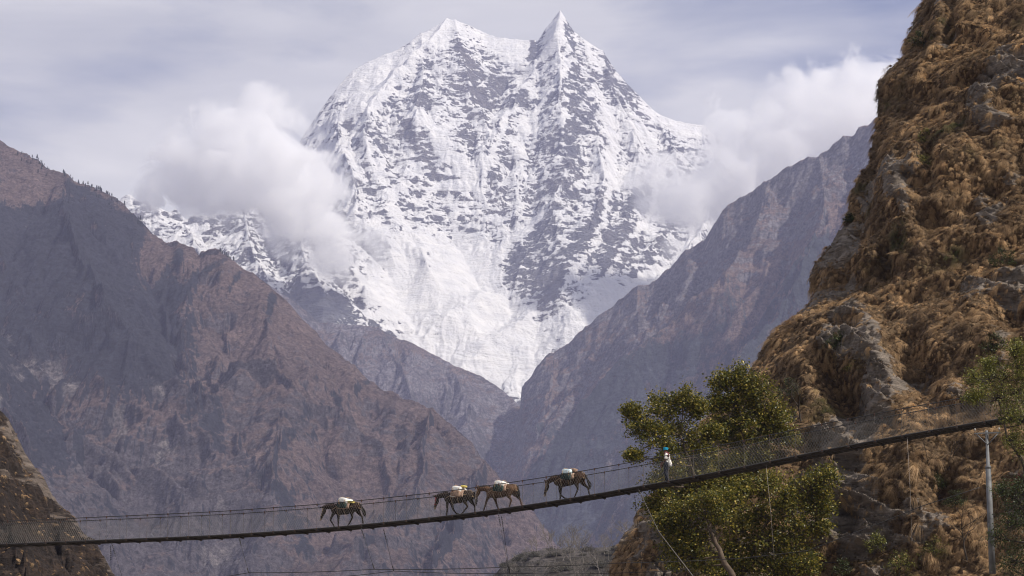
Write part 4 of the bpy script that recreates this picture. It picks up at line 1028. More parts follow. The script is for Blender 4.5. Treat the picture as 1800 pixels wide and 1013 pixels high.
mule(807, 906, 'dark mule with red halter and lifted forefoot just ahead of the light brown one', dict(withers=(.50, 1.22), rump=(-.62, 1.22), poll=(1.22, 1.02), neck=(.84, 1.07), muzzle=(1.32, .42), ear=(.20, .06),
    fore=[((.58, .66), (.58, .36), (.62, .10), (.66, -.07)), ((.47, .64), (.36, .33), (.18, .14), (.11, .09))],
    hind=[((-.36, .74), (-.50, .44), (-.26, .15), (-.20, .05)), ((-.58, .76), (-.78, .46), (-.80, .18), (-.80, .10))], tail=[(-.70, 1.15), (-.84, 1.10), (-.90, .80), (-.92, .60)], hmat=M_red), (.034, .024, .019), (.030, .022, .017), (.034, .023, .017), MZ,
    'white sacks topped by a yellow roll on the dark red collared mule', LD(S, S, M_pad, [(-.26, .24, 0, .24, .30, .10, M_yel), (.12, -.30, .34, .30, .10, .05, S)]))
mule(882, 895, 'light brown mule with upright ears following nose to tail behind the dark one', dict(withers=(.52, 1.20), rump=(-.64, 1.25), poll=(1.25, 1.13), neck=(.88, 1.12), muzzle=(1.40, .62), ear=(.06, .20),
    fore=[((.70, .62), (.80, .34), (.90, .08), (.93, -.09)), ((.42, .60), (.33, .32), (.24, .10), (.22, -.01))],
    hind=[((-.42, .72), (-.56, .46), (-.47, .16), (-.46, .05)), ((-.66, .78), (-.92, .52), (-1.00, .22), (-1.04, .12))], tail=[(-.74, 1.19), (-.86, 1.12), (-.90, .86), (-.92, .68)]), (.115, .066, .040), (.075, .046, .032), (.08, .048, .031), (.5, .42, .36),
    'white sacks over a teal one on the light brown mule', LD(S, S, M_teal))
mule(1000, 880, 'brown mule with lowered head and pale blue sacks walking last behind the other three', dict(withers=(.48, 1.27), rump=(-.66, 1.35), poll=(1.14, .93), neck=(.84, 1.09), muzzle=(1.27, .28), ear=(.12, .16),
    fore=[((.36, .64), (.38, .36), (.40, .10), (.42, -.04)), ((.52, .62), (.48, .32), (.28, .16), (.18, .09))],
    hind=[((-.46, .80), (-.52, .50), (-.36, .17), (-.33, .05)), ((-.68, .84), (-.94, .56), (-1.02, .24), (-1.04, .13))], tail=[(-.74, 1.29), (-.88, 1.18), (-1.02, .86), (-1.10, .62)]), (.050, .028, .018), (.024, .016, .012), (.024, .016, .012), (.5, .42, .34),
    'pale blue and white sacks on the last mule nearest the walker', LD(M_pale, M_pale, M_teal, [(-.30, .20, 0, .16, .36, .14, M_pad)]))

# ---- the walker
s = s_of_px(1173); o0 = bp(s); yaw = math.atan2(-bdir.y, -bdir.x)
pt = empty('person', o0, 'person in a blue turban, white shirt and dark trousers walking down the bridge', 'person', rz=yaw)
M_skin = simple('brown_skin', (0.14, 0.075, 0.05), 0.55, 0.15, 8)
M_turban = simple('blue_turban', (0.01, 0.27, 0.44), 0.85, 0.2, 10, bump=.5)
M_shirt = simple('white_shirt', (0.72, 0.69, 0.66), 0.9, 0.1, 8, bump=.6)
M_trous = simple('dark_trousers', (0.018, 0.02, 0.03), 0.9, 0.3, 10, bump=.5)
M_scarf = simple('maroon_scarf', (0.16, 0.02, 0.05), 0.9, 0.3, 12)
M_shoe = simple('white_shoe', (0.7, 0.68, 0.64), 0.6, 0.1, 12)
M_brown = simple('brown_bundle', (0.16, 0.07, 0.05), 0.9, 0.3, 12)
V = lambda x, z, y=0.0: Vector((x, y, z))
ch = [([V(-.01, .92), V(-.02, 1.12), V(-.01, 1.32), V(.02, 1.42)], [.13, .12, .135, .10]), ([V(.02, 1.42), V(.06, 1.50)], [.055, .05])]
ch.append(([V(.09, 1.50), V(.085, 1.57), V(.075, 1.63)], [.058, .078, .080]))       # skull, jaw narrower than crown
ch.append(([V(.155, 1.565), V(.175, 1.548), V(.168, 1.535)], [.012, .016, .012]))    # nose
ch.append(([V(.13, 1.505), V(.145, 1.50)], [.026, .022]))                            # chin
for sy in (1, -1):
    ch.append(([V(.06, 1.575, sy * .078), V(.055, 1.555, sy * .082)], [.018, .012]))   # ear
    ch.append(([V(.0, 1.37, sy * .17), V(-.04 + .04 * sy, 1.12, sy * .20), V(.12, .97, sy * .15), V(.15, .93, sy * .13)], [.055, .042, .032, .026]))
    # palm and five fingers closed round the bundle
    h = V(.17, .92, sy * .12)
    ch.append(([h, h + V(.05, -.03, -sy * .01)], [.026, .030]))
    for f in range(4):
        b_ = h + V(.075, -.02 - f * .018, -sy * .01); ln = [.030, .034, .032, .026][f]
        ch.append(([b_, b_ + V(ln, -.006, -sy * .005), b_ + V(ln + .006, -.012, -sy * .035), b_ + V(ln - .02, -.014, -sy * .045)], [.0095, .009, .0085, .008]))
    ch.append(([h + V(.02, .015, -sy * .01), h + V(.05, .03, -sy * .03), h + V(.07, .02, -sy * .05)], [.011, .010, .008]))
legs = {1: [V(.0, .90, .09), V(.04, .50, .10), V(-.10, .10, .09), V(-.08, .06, .09)], -1: [V(.0, .90, -.09), V(.10, .50, -.10), V(.03, .09, -.09), V(.05, .04, -.09)]}
for sy in (1, -1): ch.append((legs[sy], [.095, .058, .038, .04]))
remeshed('body', ch, [], 0.0085, [M_skin], pt, None, 3)
remeshed('shirt', [([V(-.02, .98), V(-.02, 1.12), V(-.01, 1.32), V(.01, 1.40)], [.135, .13, .14, .10])] + [([V(.0, 1.375, sy * .13), V(-.01, 1.33, sy * .185), V(-.035 + .03 * sy, 1.16, sy * .205)], [.07, .062, .055]) for sy in (1, -1)], [(V(-.04, 1.0), .135, (1.05, 1.15, .7), None)], .018, [M_shirt], pt, None, 3)
remeshed('trousers', [([legs[sy][0] + V(0, .03), legs[sy][1], legs[sy][2]], [.115, .082, .070]) for sy in (1, -1)], [(V(-.01, .92), .13, (1.05, 1.25, .8), None)], .016, [M_trous], pt, None, 3)
m = MB(); rn = random.Random(4)
for k in range(6):
    a_ = [2 * math.pi * i / 18 for i in range(19)]
    m.tube([V(.07 + math.cos(x) * .095, 1.60 + k * .016 + .02 * math.cos(x) * (1 if k % 2 else -1), math.sin(x) * .09) for x in a_], .022 if k < 5 else .018, 6)
m.ball(V(.06, 1.66), .088, (1, .95, .62), 14); m.ball(V(-.045, 1.655, -.02), .035, n=8)
m.build('turban', M_turban, pt)
m = MB()
for k in range(3): m.tube([V(.035 + math.cos(x) * .085, 1.455 - k * .022 - .03 * (math.cos(x) > 0), math.sin(x) * .10) for x in [2 * math.pi * i / 16 for i in range(17)]], .024, 6)
m.tube([V(-.06, 1.43, .06), V(-.12, 1.34, .07), V(-.13, 1.24, .06)], [.03, .028, .018], 6); m.build('scarf', M_scarf, pt)
for sy in (1, -1):
    e = legs[sy][3]; m = MB(); tp = .10 if sy > 0 else 0
    m.tube([e + V(-.05, -.005 + tp * .3), e + V(.03, -.015), e + V(.14, -.03 - tp * .2)], [.040, .046, .028], 9); m.build('shoe', M_shoe, pt)
for sy in (1, -1):
    m = MB(); m.ball(V(.148, 1.585, sy * .03), .011, n=8); m.build('eye', M_eye, pt)
# shoulder bag on the hip and bundle carried in front
bagr = empty('shoulder_bag', o0 + Matrix.Rotation(yaw, 3, 'Z') @ V(-.19, .96, .06), 'white cloth bag bulging at the hip of the walker', 'bag', rz=yaw)
remeshed('bag_body', [([V(0.02, .10), V(.02, .0), V(.01, -.10)], [.06, .09, .085])], [(V(.01, -.06, 0), .10, (1, .8, .9), None)], .018, [M_shirt], bagr, None, 3)
m = MB(); m.tube([V(.02, .16, .05), V(.13, .33, .10), V(.20, .44, .03), V(.22, .42, -.10), V(.14, .20, -.22), V(.02, .10, -.16)], .014, 5)
m.tube([V(.0, .17, .12), V(.20, .17, .10), V(.345, .16, .02)], .014, 5); m.build('strap', M_trous, bagr)
bn = empty('bundle', o0 + Matrix.Rotation(yaw, 3, 'Z') @ V(.28, .90, 0), 'small reddish brown bundle held in front by the walker', 'bundle', rz=yaw)
remeshed('cloth', [([V(0, .09, -.06), V(.0, -.02, 0), V(-.02, -.12, .04)], [.06, .075, .05])], [], .012, [M_brown], bn, None, 2)
m = MB(); m.tube([V(math.cos(x) * .072, .01, math.sin(x) * .085) for x in [2 * math.pi * i / 12 for i in range(13)]], .009, 4); m.build('tie', M_strap, bn)
print('figures', round(time.time() - T00, 1))

# ------------------------------------------------------------------ utility pole
a = P(1733, 757, 101.0); b = P(1746, 1040, 101.0)
up_ = empty('utility_pole', (b.x, b.y, 12.0), 'pale grey tapered utility pole with braced cross arm standing under the bridge at right', 'pole')
M_pole = simple('galvanised_pole', (0.15, 0.153, 0.16), 0.6, 0.4, 2.2, 0.1)
def uadd(n, m, mt, sm=True): m.v = [Vector(v) - up_.location for v in m.v]; return m.build(n, mt, up_, sm)
top = Vector((b.x, b.y, a.z)); m = MB(); zb = 11.0
m.tube([Vector((b.x, b.y, zb)), Vector((b.x, b.y, zb + 4.4)), Vector((b.x, b.y, zb + 4.42)), top], [.140, .115, .078, .058], 14); uadd('pole_shaft', m, M_pole)
ax = Vector((1, -.25, 0)).normalized()
m = MB(); m.box(top + Vector((0, -.1, -.12)), (1.1, .05, .05), Matrix((ax, Vector((.25, 1, 0)).normalized(), Vector((0, 0, 1)))).transposed()); uadd('cross_arm', m, M_pole, False)
for sg in (1, -1):
    m = MB(); m.tube([top + ax * sg * .45 + Vector((0, -.1, -.15)), top + Vector((0, -.1, -.62))], .022, 5); uadd('brace', m, M_pole)
    m = MB(); q = top + ax * sg * .5 + Vector((0, -.1, -.06)); m.tube([q, q + Vector((0, 0, .06)), q + Vector((0, 0, .07)), q + Vector((0, 0, .15))], [.018, .018, .04, .03], 8); uadd('insulator', m, simple('ceramic_insulator', (.35, .33, .3), .3, .1, 5))
m = MB(); q = Vector((b.x, b.y, zb + 4.4)); m.tube([q, q + Vector((0, 0, .12))], .122, 14); uadd('collar', m, M_pole)

# ------------------------------------------------------------------ trees
def leaf_mat(name, cols, trans=0.3, rough=0.42):
    m, t, b = new_mat(name)
    tn = attr(t, 'tone').outputs['Fac']
    r = nd(t, 'ShaderNodeValToRGB'); e = r.color_ramp.elements
    while len(e) < len(cols): e.new(0.5)
    for i, (p_, c_) in enumerate(cols): e[i].position = p_; e[i].color = tuple(c_) + (1,)
    t.links.new(tn, r.inputs[0]); t.links.new(r.outputs[0], b.inputs['Base Color']); b.inputs['Roughness'].default_value = rough; b.inputs['Specular IOR Level'].default_value = 0.45
    tr = nd(t, 'ShaderNodeBsdfTranslucent'); t.links.new(r.outputs[0], tr.inputs['Color'])
    mxs = nd(t, 'ShaderNodeMixShader'); mxs.inputs[0].default_value = trans
    t.links.new(b.outputs[0], mxs.inputs[1]); t.links.new(tr.outputs[0], mxs.inputs[2]); t.links.new(mxs.outputs[0], t.nodes['Material Output'].inputs['Surface'])
    return m
M_leaf = leaf_mat('broad_leaf', [(0.0, (.035, .045, .011)), (.4, (.12, .125, .022)), (.7, (.26, .21, .035)), (1.0, (.55, .42, .09))], trans=.42)
M_leafg = leaf_mat('fresh_green_leaf', [(0.0, (.05, .065, .015)), (.6, (.20, .20, .038)), (1.0, (.38, .34, .07))])
M_leafd = leaf_mat('dull_green_leaf', [(0.0, (.02, .03, .011)), (.6, (.06, .08, .022)), (1.0, (.14, .15, .045))])
M_leafr = leaf_mat('red_brown_leaf', [(0.0, (.05, .015, .012)), (1.0, (.20, .05, .04))])
M_leafgrey = leaf_mat('grey_green_leaf', [(0.0, (.06, .058, .045)), (1.0, (.15, .135, .105))], rough=.8)
M_bark = simple('bark', (0.095, 0.07, 0.052), 0.9, 0.45, 3.5, bump=.8)
M_barkd = simple('dark_twig', (0.05, 0.038, 0.03), 0.9, 0.35, 4)
M_barkg = simple('grey_twig', (0.20, 0.175, 0.155), 0.9, 0.3, 2)
def leaves(pts, size, rng, up=0.35):
    """one folded four-cornered leaf at each point"""
    n = len(pts); pts = np.asarray(pts, np.float32)
    N = rng.normal(0, 1, (n, 3)); N[:, 2] = np.abs(N[:, 2]) + up; N /= np.linalg.norm(N, axis=1, keepdims=True)
    T = rng.normal(0, 1, (n, 3)); T[:, 2] -= .6; T -= N * (T * N).sum(1, keepdims=True); T /= np.linalg.norm(T, axis=1, keepdims=True)
    B = np.cross(N, T); s = size * rng.uniform(.6, 1.25, (n, 1))
    V_ = np.stack([pts - T * s * .55, pts + B * s * .42 + N * s * .08 - T * s * .1, pts + T * s * .6, pts - B * s * .42 + N * s * .08 - T * s * .1], 1)
    i = np.arange(n)[:, None] * 4
    tr = np.concatenate([i + np.array([[0, 1, 2]]), i + np.array([[0, 2, 3]])])
    tone = np.repeat(np.clip(rng.normal(.45, .25, n), 0, 1), 4)
    return V_.reshape(-1, 3), tr, tone
def tree(name, label, cat, trunk, blobs, seed, leaf, lsize, ntip, nleaf, tipr, mat, bark, group=None, r0=.16, gap=0.15, twig=0.010, solid=0.75):
    """trunk: world points with radii; blobs: (px,py,r_px,Y)"""
    rn = random.Random(seed); rng = np.random.default_rng(seed)
    base = trunk[0]
    root = empty(name, base, label, cat, group)
    rad = [r0 * (1 - .8 * i / (len(trunk) - 1)) for i in range(len(trunk))]
    tp = []; tr_ = []
    for i in range(len(trunk) - 1):
        for k in range(4):
            t_ = k / 4; tp.append(trunk[i].lerp(trunk[i + 1], t_) + Vector((rn.gauss(0, .04), rn.gauss(0, .04), 0))); tr_.append(rad[i] + (rad[i + 1] - rad[i]) * t_)
    tp.append(trunk[-1]); tr_.append(rad[-1])
    m = MB(); m.tube(local(root, tp), tr_, 9); m.build('trunk', bark, root)
    LP_ = []
    for (px, py, rp, Yc) in blobs:
        c = P(px, py, Yc); r = rp * Yc / F
        # limb from the trunk point best below the blob
        j = min(range(len(tp)), key=lambda q: (tp[q] - c).length + max(0, tp[q].z - c.z) * 1.5)
        st_ = tp[j]; m = MB(); midp = st_.lerp(c, .55) + Vector((rn.gauss(0, .12), rn.gauss(0, .12), -.06 * (c - st_).length)) * 1
        rb = min(tr_[j] * .7, .035 + .012 * (c - st_).length)
        lm = [st_, midp, c]; m.tube(local(root, lm), [rb, rb * .7, rb * .4], 6)
        for k in range(ntip):
            d = Vector((rn.gauss(0, 1), rn.gauss(0, 1), rn.gauss(0, 1))).normalized()
            rr = r * (rn.uniform(.25, 1.0) ** .6) * (1.0 if rn.random() > gap * 1.6 else 1.38)
            e = c + Vector((d.x * rr, d.y * rr * .8, d.z * rr * .9)); q0 = lm[1].lerp(c, rn.uniform(.3, 1))
            mm = q0.lerp(e, .5) + Vector((rn.gauss(0, .06), rn.gauss(0, .06), .03)); m.tube(local(root, [q0, mm, e]), [twig * 1.6, twig * 1.1, twig * .6], 4, cap=False)
            nl = int(nleaf * rn.uniform(.4, 1.4) * (1 if rn.random() < solid else .35))
            for _ in range(nl):
                f = rn.random(); b_ = mm.lerp(e, .3 + .8 * f)
                LP_.append((b_.x + rn.gauss(0, tipr), b_.y + rn.gauss(0, tipr), b_.z + rn.gauss(0, tipr * .75)))
        m.build('limb', bark, root)
    if LP_:
        lv, lt, tn = leaves(np.array(LP_) - np.array(base), lsize, rng)
        link('foliage', np_mesh('foliage', lv, tris=lt, mat=mat, smooth=False, attrs={'tone': tn}), root)
    return root
def pl_(pts): return [P(*p) for p in pts]
tree('broadleaf_tree', 'tall broadleaf tree with thin yellowing crown reaching left behind the walker', 'tree', pl_([(1300, 1075, 122), (1278, 1005, 122), (1246, 955, 121.5), (1232, 890, 121), (1215, 820, 120.5), (1195, 765, 120)]),
     [(1165, 722, 36, 120), (1128, 745, 34, 119.5), (1200, 702, 30, 120), (1225, 716, 18, 120.5), (1150, 770, 34, 119.5), (1195, 760, 42, 120.5), (1222, 795, 34, 121), (1175, 812, 40, 120), (1215, 845, 42, 121), (1158, 850, 30, 120), (1150, 885, 26, 120.5), (1108, 722, 14, 119.5), (1112, 800, 9, 119), (1250, 850, 30, 121), (1200, 880, 30, 121), (1240, 800, 24, 121), (1255, 760, 16, 121)],
     41, None, .12, 40, 50, .19, M_leaf, M_bark, r0=.22)
tree('broadleaf_tree', 'dense round topped broadleaf tree rising highest behind the bridge netting', 'tree', pl_([(1335, 1080, 126), (1322, 990, 126), (1312, 900, 125.5), (1306, 820, 125), (1304, 740, 124.5)]),
     [(1300, 664, 34, 124), (1270, 672, 26, 124), (1330, 685, 36, 124), (1290, 705, 42, 124.5), (1262, 712, 22, 124), (1345, 718, 38, 124.5), (1368, 745, 34, 125), (1310, 745, 48, 124.5), (1275, 752, 34, 125), (1340, 775, 44, 125), (1385, 770, 20, 125), (1290, 790, 40, 125), (1345, 815, 36, 125.5), (1300, 845, 34, 125), (1265, 830, 30, 125), (1350, 860, 30, 125)],
     42, None, .12, 44, 50, .19, M_leaf, M_bark, r0=.24)
tree('broadleaf_tree', 'low spreading broadleaf tree below the bridge at the centre of the thicket', 'tree', pl_([(1300, 1085, 118), (1300, 1030, 118), (1318, 975, 118), (1345, 925, 117.5), (1370, 890, 117)]),
     [(1375, 870, 34, 117), (1420, 860, 36, 117), (1452, 842, 24, 117), (1440, 890, 32, 117.5), (1395, 905, 38, 117), (1340, 905, 36, 118), (1300, 930, 40, 118), (1350, 950, 40, 117.5), (1400, 950, 34, 117.5), (1440, 925, 22, 117.5), (1330, 990, 36, 118), (1380, 1000, 36, 118), (1290, 975, 34, 118), (1270, 1010, 30, 118), (1415, 990, 26, 117.5), (1345, 850, 26, 118), (1300, 860, 22, 118)],
     43, None, .12, 38, 50, .22, M_leaf, M_bark, r0=.2, gap=.25)
tree('broadleaf_tree', 'broadleaf tree with a leaning bare trunk below the bridge at the left of the thicket', 'tree', pl_([(1312, 1080, 116), (1290, 1020, 116), (1262, 965, 116), (1248, 930, 116), (1240, 890, 116)]),
     [(1240, 880, 30, 116), (1205, 900, 32, 116.5), (1265, 905, 28, 116), (1195, 935, 30, 117), (1222, 950, 28, 116.5), (1285, 880, 26, 117), (1170, 918, 20, 117), (1190, 975, 30, 117), (1235, 990, 24, 117)],
     44, None, .12, 36, 48, .22, M_leaf, M_bark, r0=.2, gap=.25)
tree('feathery_tree', 'bright green feathery tree overhanging the bridge end at the right edge', 'tree', pl_([(1850, 1060, 97), (1835, 960, 97), (1822, 880, 96.5), (1795, 810, 96), (1768, 765, 96), (1755, 715, 96), (1762, 670, 96)]),
     [(1740, 668, 26, 96), (1710, 662, 16, 95.5), (1765, 655, 22, 96), (1790, 690, 32, 96), (1755, 700, 26, 96), (1722, 690, 18, 95.5), (1795, 640, 20, 96), (1800, 740, 30, 96), (1780, 770, 18, 96), (1815, 700, 40, 96.5), (1705, 700, 8, 95.5), (1785, 612, 18, 96), (1800, 665, 30, 96), (1775, 725, 26, 96), (1735, 640, 16, 96), (1800, 790, 28, 96), (1812, 620, 24, 96)],
     45, None, .06, 34, 40, .14, M_leafg, M_barkd, r0=.10, gap=.3, twig=.008, solid=.6)
tree('feathery_tree', 'dark leaved drooping tree behind the utility pole at the right edge', 'tree', pl_([(1870, 1080, 99), (1850, 970, 99), (1820, 900, 99), (1790, 880, 99), (1765, 862, 99)]),
     [(1790, 890, 34, 99), (1770, 920, 26, 99), (1805, 950, 36, 99), (1785, 985, 28, 99), (1765, 860, 14, 99), (1800, 850, 28, 99), (1800, 900, 34, 99), (1750, 945, 18, 99), (1795, 1010, 34, 99)],
     46, None, .065, 28, 50, .17, M_leafd, M_barkd, r0=.09, gap=.3, solid=.6)

# shrubs growing on the cliff; each looks different enough to be pointed at
def cliff_at(px, py, out=0.1):
    co, nn, rk, PX, PY, df, zr = TER['cliff']
    d = (PX - px) ** 2 + (PY - py) ** 2; d[:, df < -0.1] = 1e9
    i = np.argmin(d); p_ = co.reshape(-1, 3)[i]; return Vector(p_) + Vector((-.1, -.9, .2)) * out
def shrub(px, py, rpx, label, mat, lsize, n=22, nl=26, tall=1.0, seed=0, bark=None, tipr=.09, name='shrub', cat='shrub', out=.25):
    b_ = cliff_at(px, py + rpx * .8, 0.02); Yc = b_.y - out
    h = rpx * Yc / F
    t1 = b_ + Vector((0, -out * .5, h * .5)); t2 = b_ + Vector((0, -out, h * 1.2 * tall))
    bl = [(px, py, rpx * .62, Yc), (px - rpx * .45, py + rpx * .15, rpx * .45, Yc), (px + rpx * .45, py + rpx * .1, rpx * .45, Yc), (px + rpx * .1, py - rpx * .5 * tall, rpx * .4, Yc)]
    return tree(name, label, cat, [b_, t1, t2], bl, seed, None, lsize, n, nl, tipr, mat, bark or M_barkd, r0=.03, gap=.3, twig=.006, solid=.7)
SH = [(1472, 602, 24, 'dark green round shrub on the grass slope left of the grey rock strip', M_leafd, .07), (1498, 645, 15, 'small bright green shrub close to the grey rock strip', M_leafg, .07),
 (1628, 242, 20, 'green shrub in the upper gully of the cliff', M_leafg, .06), (1622, 288, 20, 'yellow green shrub below the one in the upper gully', M_leafg, .06), (1762, 455, 30, 'olive shrub on the open slope near the right edge halfway up', M_leafd, .06),
 (1616, 72, 24, 'olive shrub perched near the top of the cliff skyline', M_leafd, .07), (1748, 606, 30, 'dark olive bush above the bridge end among dry grass', M_leafd, .065), (1788, 610, 18, 'green bush at the right edge above the bridge end', M_leafg, .06),
 (1385, 685, 26, 'thin pale green shrub just right of the tall tree crown', M_leafd, .06), (1492, 384, 11, 'tiny grey green shrub standing out from the cliff skyline', M_leafd, .07), (1795, 850, 20, 'reddish bush at the right edge behind the pole', M_leafr, .06),
 (1680, 880, 24, 'dark green bush on the slope left of the pole', M_leafd, .06), (1645, 850, 22, 'low green bush below the bridge between pole and thicket', M_leafd, .06), (1540, 955, 24, 'green leafy shrub at the bottom edge right of the thicket', M_leafg, .065),
 (1580, 990, 30, 'wide green shrub at the bottom edge midway between thicket and pole', M_leafg, .06), (1640, 965, 30, 'pale green open shrub at the bottom edge nearest the pole', M_leafg, .055), (1225, 985, 22, 'bright green weed patch at the foot of the leaning trunk', M_leafg, .07),
 (1185, 995, 16, 'low green weeds under the stay cable', M_leafg, .07), (1420, 985, 24, 'olive shrub at the bottom edge at the right foot of the thicket', M_leafd, .07), (1480, 1000, 22, 'dark shrub at the bottom edge beyond the hanging rope', M_leafd, .06), (1620, 520, 0, '', M_leafd, 0)]
for i, (px, py, r, lab, mt, ls) in enumerate(SH):
    if r: shrub(px, py, r, lab, mt, ls, n=16 if r > 20 else 12, nl=20, seed=100 + i)
# leafless shrubs
def bare(name, label, cat, base, h, seed, mat, spread=.5, group=None, levels=4, r0=None, thin=0.62):
    rn = random.Random(seed); root = empty(name, base, label, cat, group); mt = MB(); mb = MB()
    def grow(p, d, L_, r, lv):
        pts = [p]; q = p
        for k in range(3):
            d = (d + Vector((rn.gauss(0, .16), rn.gauss(0, .16), rn.gauss(0.04, .10)))).normalized(); q = q + d * L_ / 3; pts.append(q)
        (mt if lv == levels else mb).tube(pts, [r, r * .88, r * .75, r * .62], 5 if lv > 2 else 3, cap=False)
        if lv <= 0: return
        for k in range(rn.choice([2, 3, 3])):
            nd_ = (d + Vector((rn.gauss(0, spread), rn.gauss(0, spread), rn.gauss(.05, spread * .7)))).normalized()
            grow(pts[rn.choice([2, 3, 3])], nd_, L_ * rn.uniform(.6, .85), r * thin, lv - 1)
    grow(Vector((0, 0, -.1)), Vector((rn.gauss(0, .15), 0, 1)).normalized(), h * .36, r0 or h * .022, levels)
    mt.build('trunk', mat, root); mb.build('branches', mat, root); return root
for i, (px, py, h, lab) in enumerate([(1412, 748, 2.6, 'leafless shrub with forked stems right of the tall tree above the netting'), (1500, 478, 2.0, 'dark leafless bush near the skyline bulge halfway up the cliff'), (1446, 500, 1.1, 'small leafless bush on the skyline bulge'),
     (1600, 60, 1.6, 'leafless shrub leaning out at the top of the skyline'), (1626, 14, 1.3, 'topmost leafless shrub cut by the upper picture edge'), (1556, 150, 1.2, 'leafless twiggy shrub on the skyline shoulder'), (1546, 195, 1.0, 'lowest leafless shrub on the skyline shoulder'), (1700, 985, 2.6, 'leafless dark shrub at the bottom left of the pole'), (1668, 830, 2.0, 'leafless bush hanging below the bridge left of the pole'), (1570, 470, 1.4, 'leafless twigs in the dark gully of the cliff')]):
    b_ = cliff_at(px, py, .05); bare('bare_shrub', lab, 'shrub', b_, h, 300 + i, M_barkd if i != 3 else M_barkg)
# scrub trees on the river terrace
X, Y, Z, nr, at = TER['river_terrace']
def terr_at(name, px, back=0.0):
    X, Y, Z, nr, at = TER[name]; a = ae(px, 960)[0]; j = int(np.argmin(abs(X[nr - 1] / Y[nr - 1] - a))); i = int((nr - 1) * (1 - back)); return Vector((X[i, j], Y[i, j], Z[i, j]))
rn = random.Random(9); k = 0
protos = []
for i in range(4): protos.append(bare('scrub_tree', 'leafless grey scrub tree on the far river terrace below the bridge', 'tree', Vector((0, 0, -50)), 6.0, 500 + i, M_barkg, .45, 'scrub trees on the river terrace', levels=5, r0=.12, thin=.68))
for i in range(46):
    px = rn.uniform(885, 1115); src = protos[i % 4]
    loc = terr_at('river_terrace', px, rn.uniform(0.0, .5)); sc_ = rn.uniform(.5, 1.1) * (1.0 if px > 930 else .7)
    if i < 4: o = src
    else:
        o = src.copy(); C.objects.link(o)
        for c_ in list(src.children):
            d_ = c_.copy(); C.objects.link(d_); d_.parent = o
    o.location = loc; o.rotation_euler = (0, 0, rn.uniform(0, 6.28)); o.scale = (sc_, sc_, sc_ * rn.uniform(.9, 1.2))
lr = np.random.default_rng(8)
src = None
for i in range(90):
    px = rn.uniform(840, 1110); loc = terr_at('river_terrace', px, rn.uniform(.02, .55))
    if src is None:
        pts = lr.normal(0, 1, (900, 3)) * np.array([1.1, 1.1, .7]) * .8; pts[:, 2] = np.abs(pts[:, 2])
        lv, lt, tn = leaves(pts, .28, lr); src = empty('scrub_bush', loc, 'low grey green bush on the far river terrace below the bridge', 'bush', 'low bushes on the river terrace')
        link('foliage', np_mesh('foliage', lv, tris=lt, mat=M_leafgrey, smooth=False, attrs={'tone': tn}), src)
        m = MB()
        for q in range(9): m.tube([Vector((0, 0, -.2)), Vector((rn.gauss(0, .6), rn.gauss(0, .6), rn.uniform(.6, 1.3)))], [.05, .015], 4)
        m.build('stems', M_barkg, src); o = src
    else:
        o = src.copy(); C.objects.link(o)
        for c_ in list(src.children):
            d_ = c_.copy(); C.objects.link(d_); d_.parent = o
    sc_ = rn.uniform(.5, 1.0); o.location = loc; o.rotation_euler = (0, 0, rn.uniform(0, 6.28)); o.scale = (sc_, sc_, sc_ * rn.uniform(.7, 1.2))
# pines along the crest of the left mountain
m = MB(); rn = random.Random(2)
M_pine = simple('pine_needles', (0.022, 0.030, 0.022), 0.9, 0.3, .5)
pr_ = empty('pine_tree', (0, 0, 0), 'tiny dark conifer on the crest of the left mountain', 'tree', 'conifers along the crest of the left mountain')
m.tube([Vector((0, 0, -1)), Vector((.2, 0, 9))], [.35, .08], 5); m.build('trunk', M_barkd, pr_)
m = MB()
for L_ in range(7):
    z0 = 1.8 + L_ * 1.1; rr = 2.1 * (1 - L_ / 8.5)
    for q in range(7):
        a_ = q * .9 + L_ * .5 + rn.gauss(0, .2); l_ = rr * rn.uniform(.55, 1.15)
        m.tube([Vector((0, 0, z0 + .8)), Vector((math.cos(a_) * l_ * .6, math.sin(a_) * l_ * .6, z0 + .35)), Vector((math.cos(a_) * l_, math.sin(a_) * l_, z0 - .25))], [.38, .5, .1], 4)
m.build('crown', M_pine, pr_)
first = True
for i in range(85):
    px = rn.choice([rn.uniform(0, 60), rn.uniform(20, 150), rn.uniform(100, 175), rn.uniform(150, 232), rn.uniform(372, 400)])
    loc = terr_at('left_mountain', px, rn.choice([0, 0, .006, .015, .03]) * rn.random())
    o = pr_
    if not first:
        o = pr_.copy(); C.objects.link(o)
        for c_ in list(pr_.children): d_ = c_.copy(); C.objects.link(d_); d_.parent = o
    first = False; sc_ = rn.uniform(.35, .95); o.location = loc; o.scale = (sc_ * 1.1, sc_ * 1.1, sc_); o.rotation_euler = (0, 0, rn.uniform(0, 6))
print('plants', round(time.time() - T00, 1))

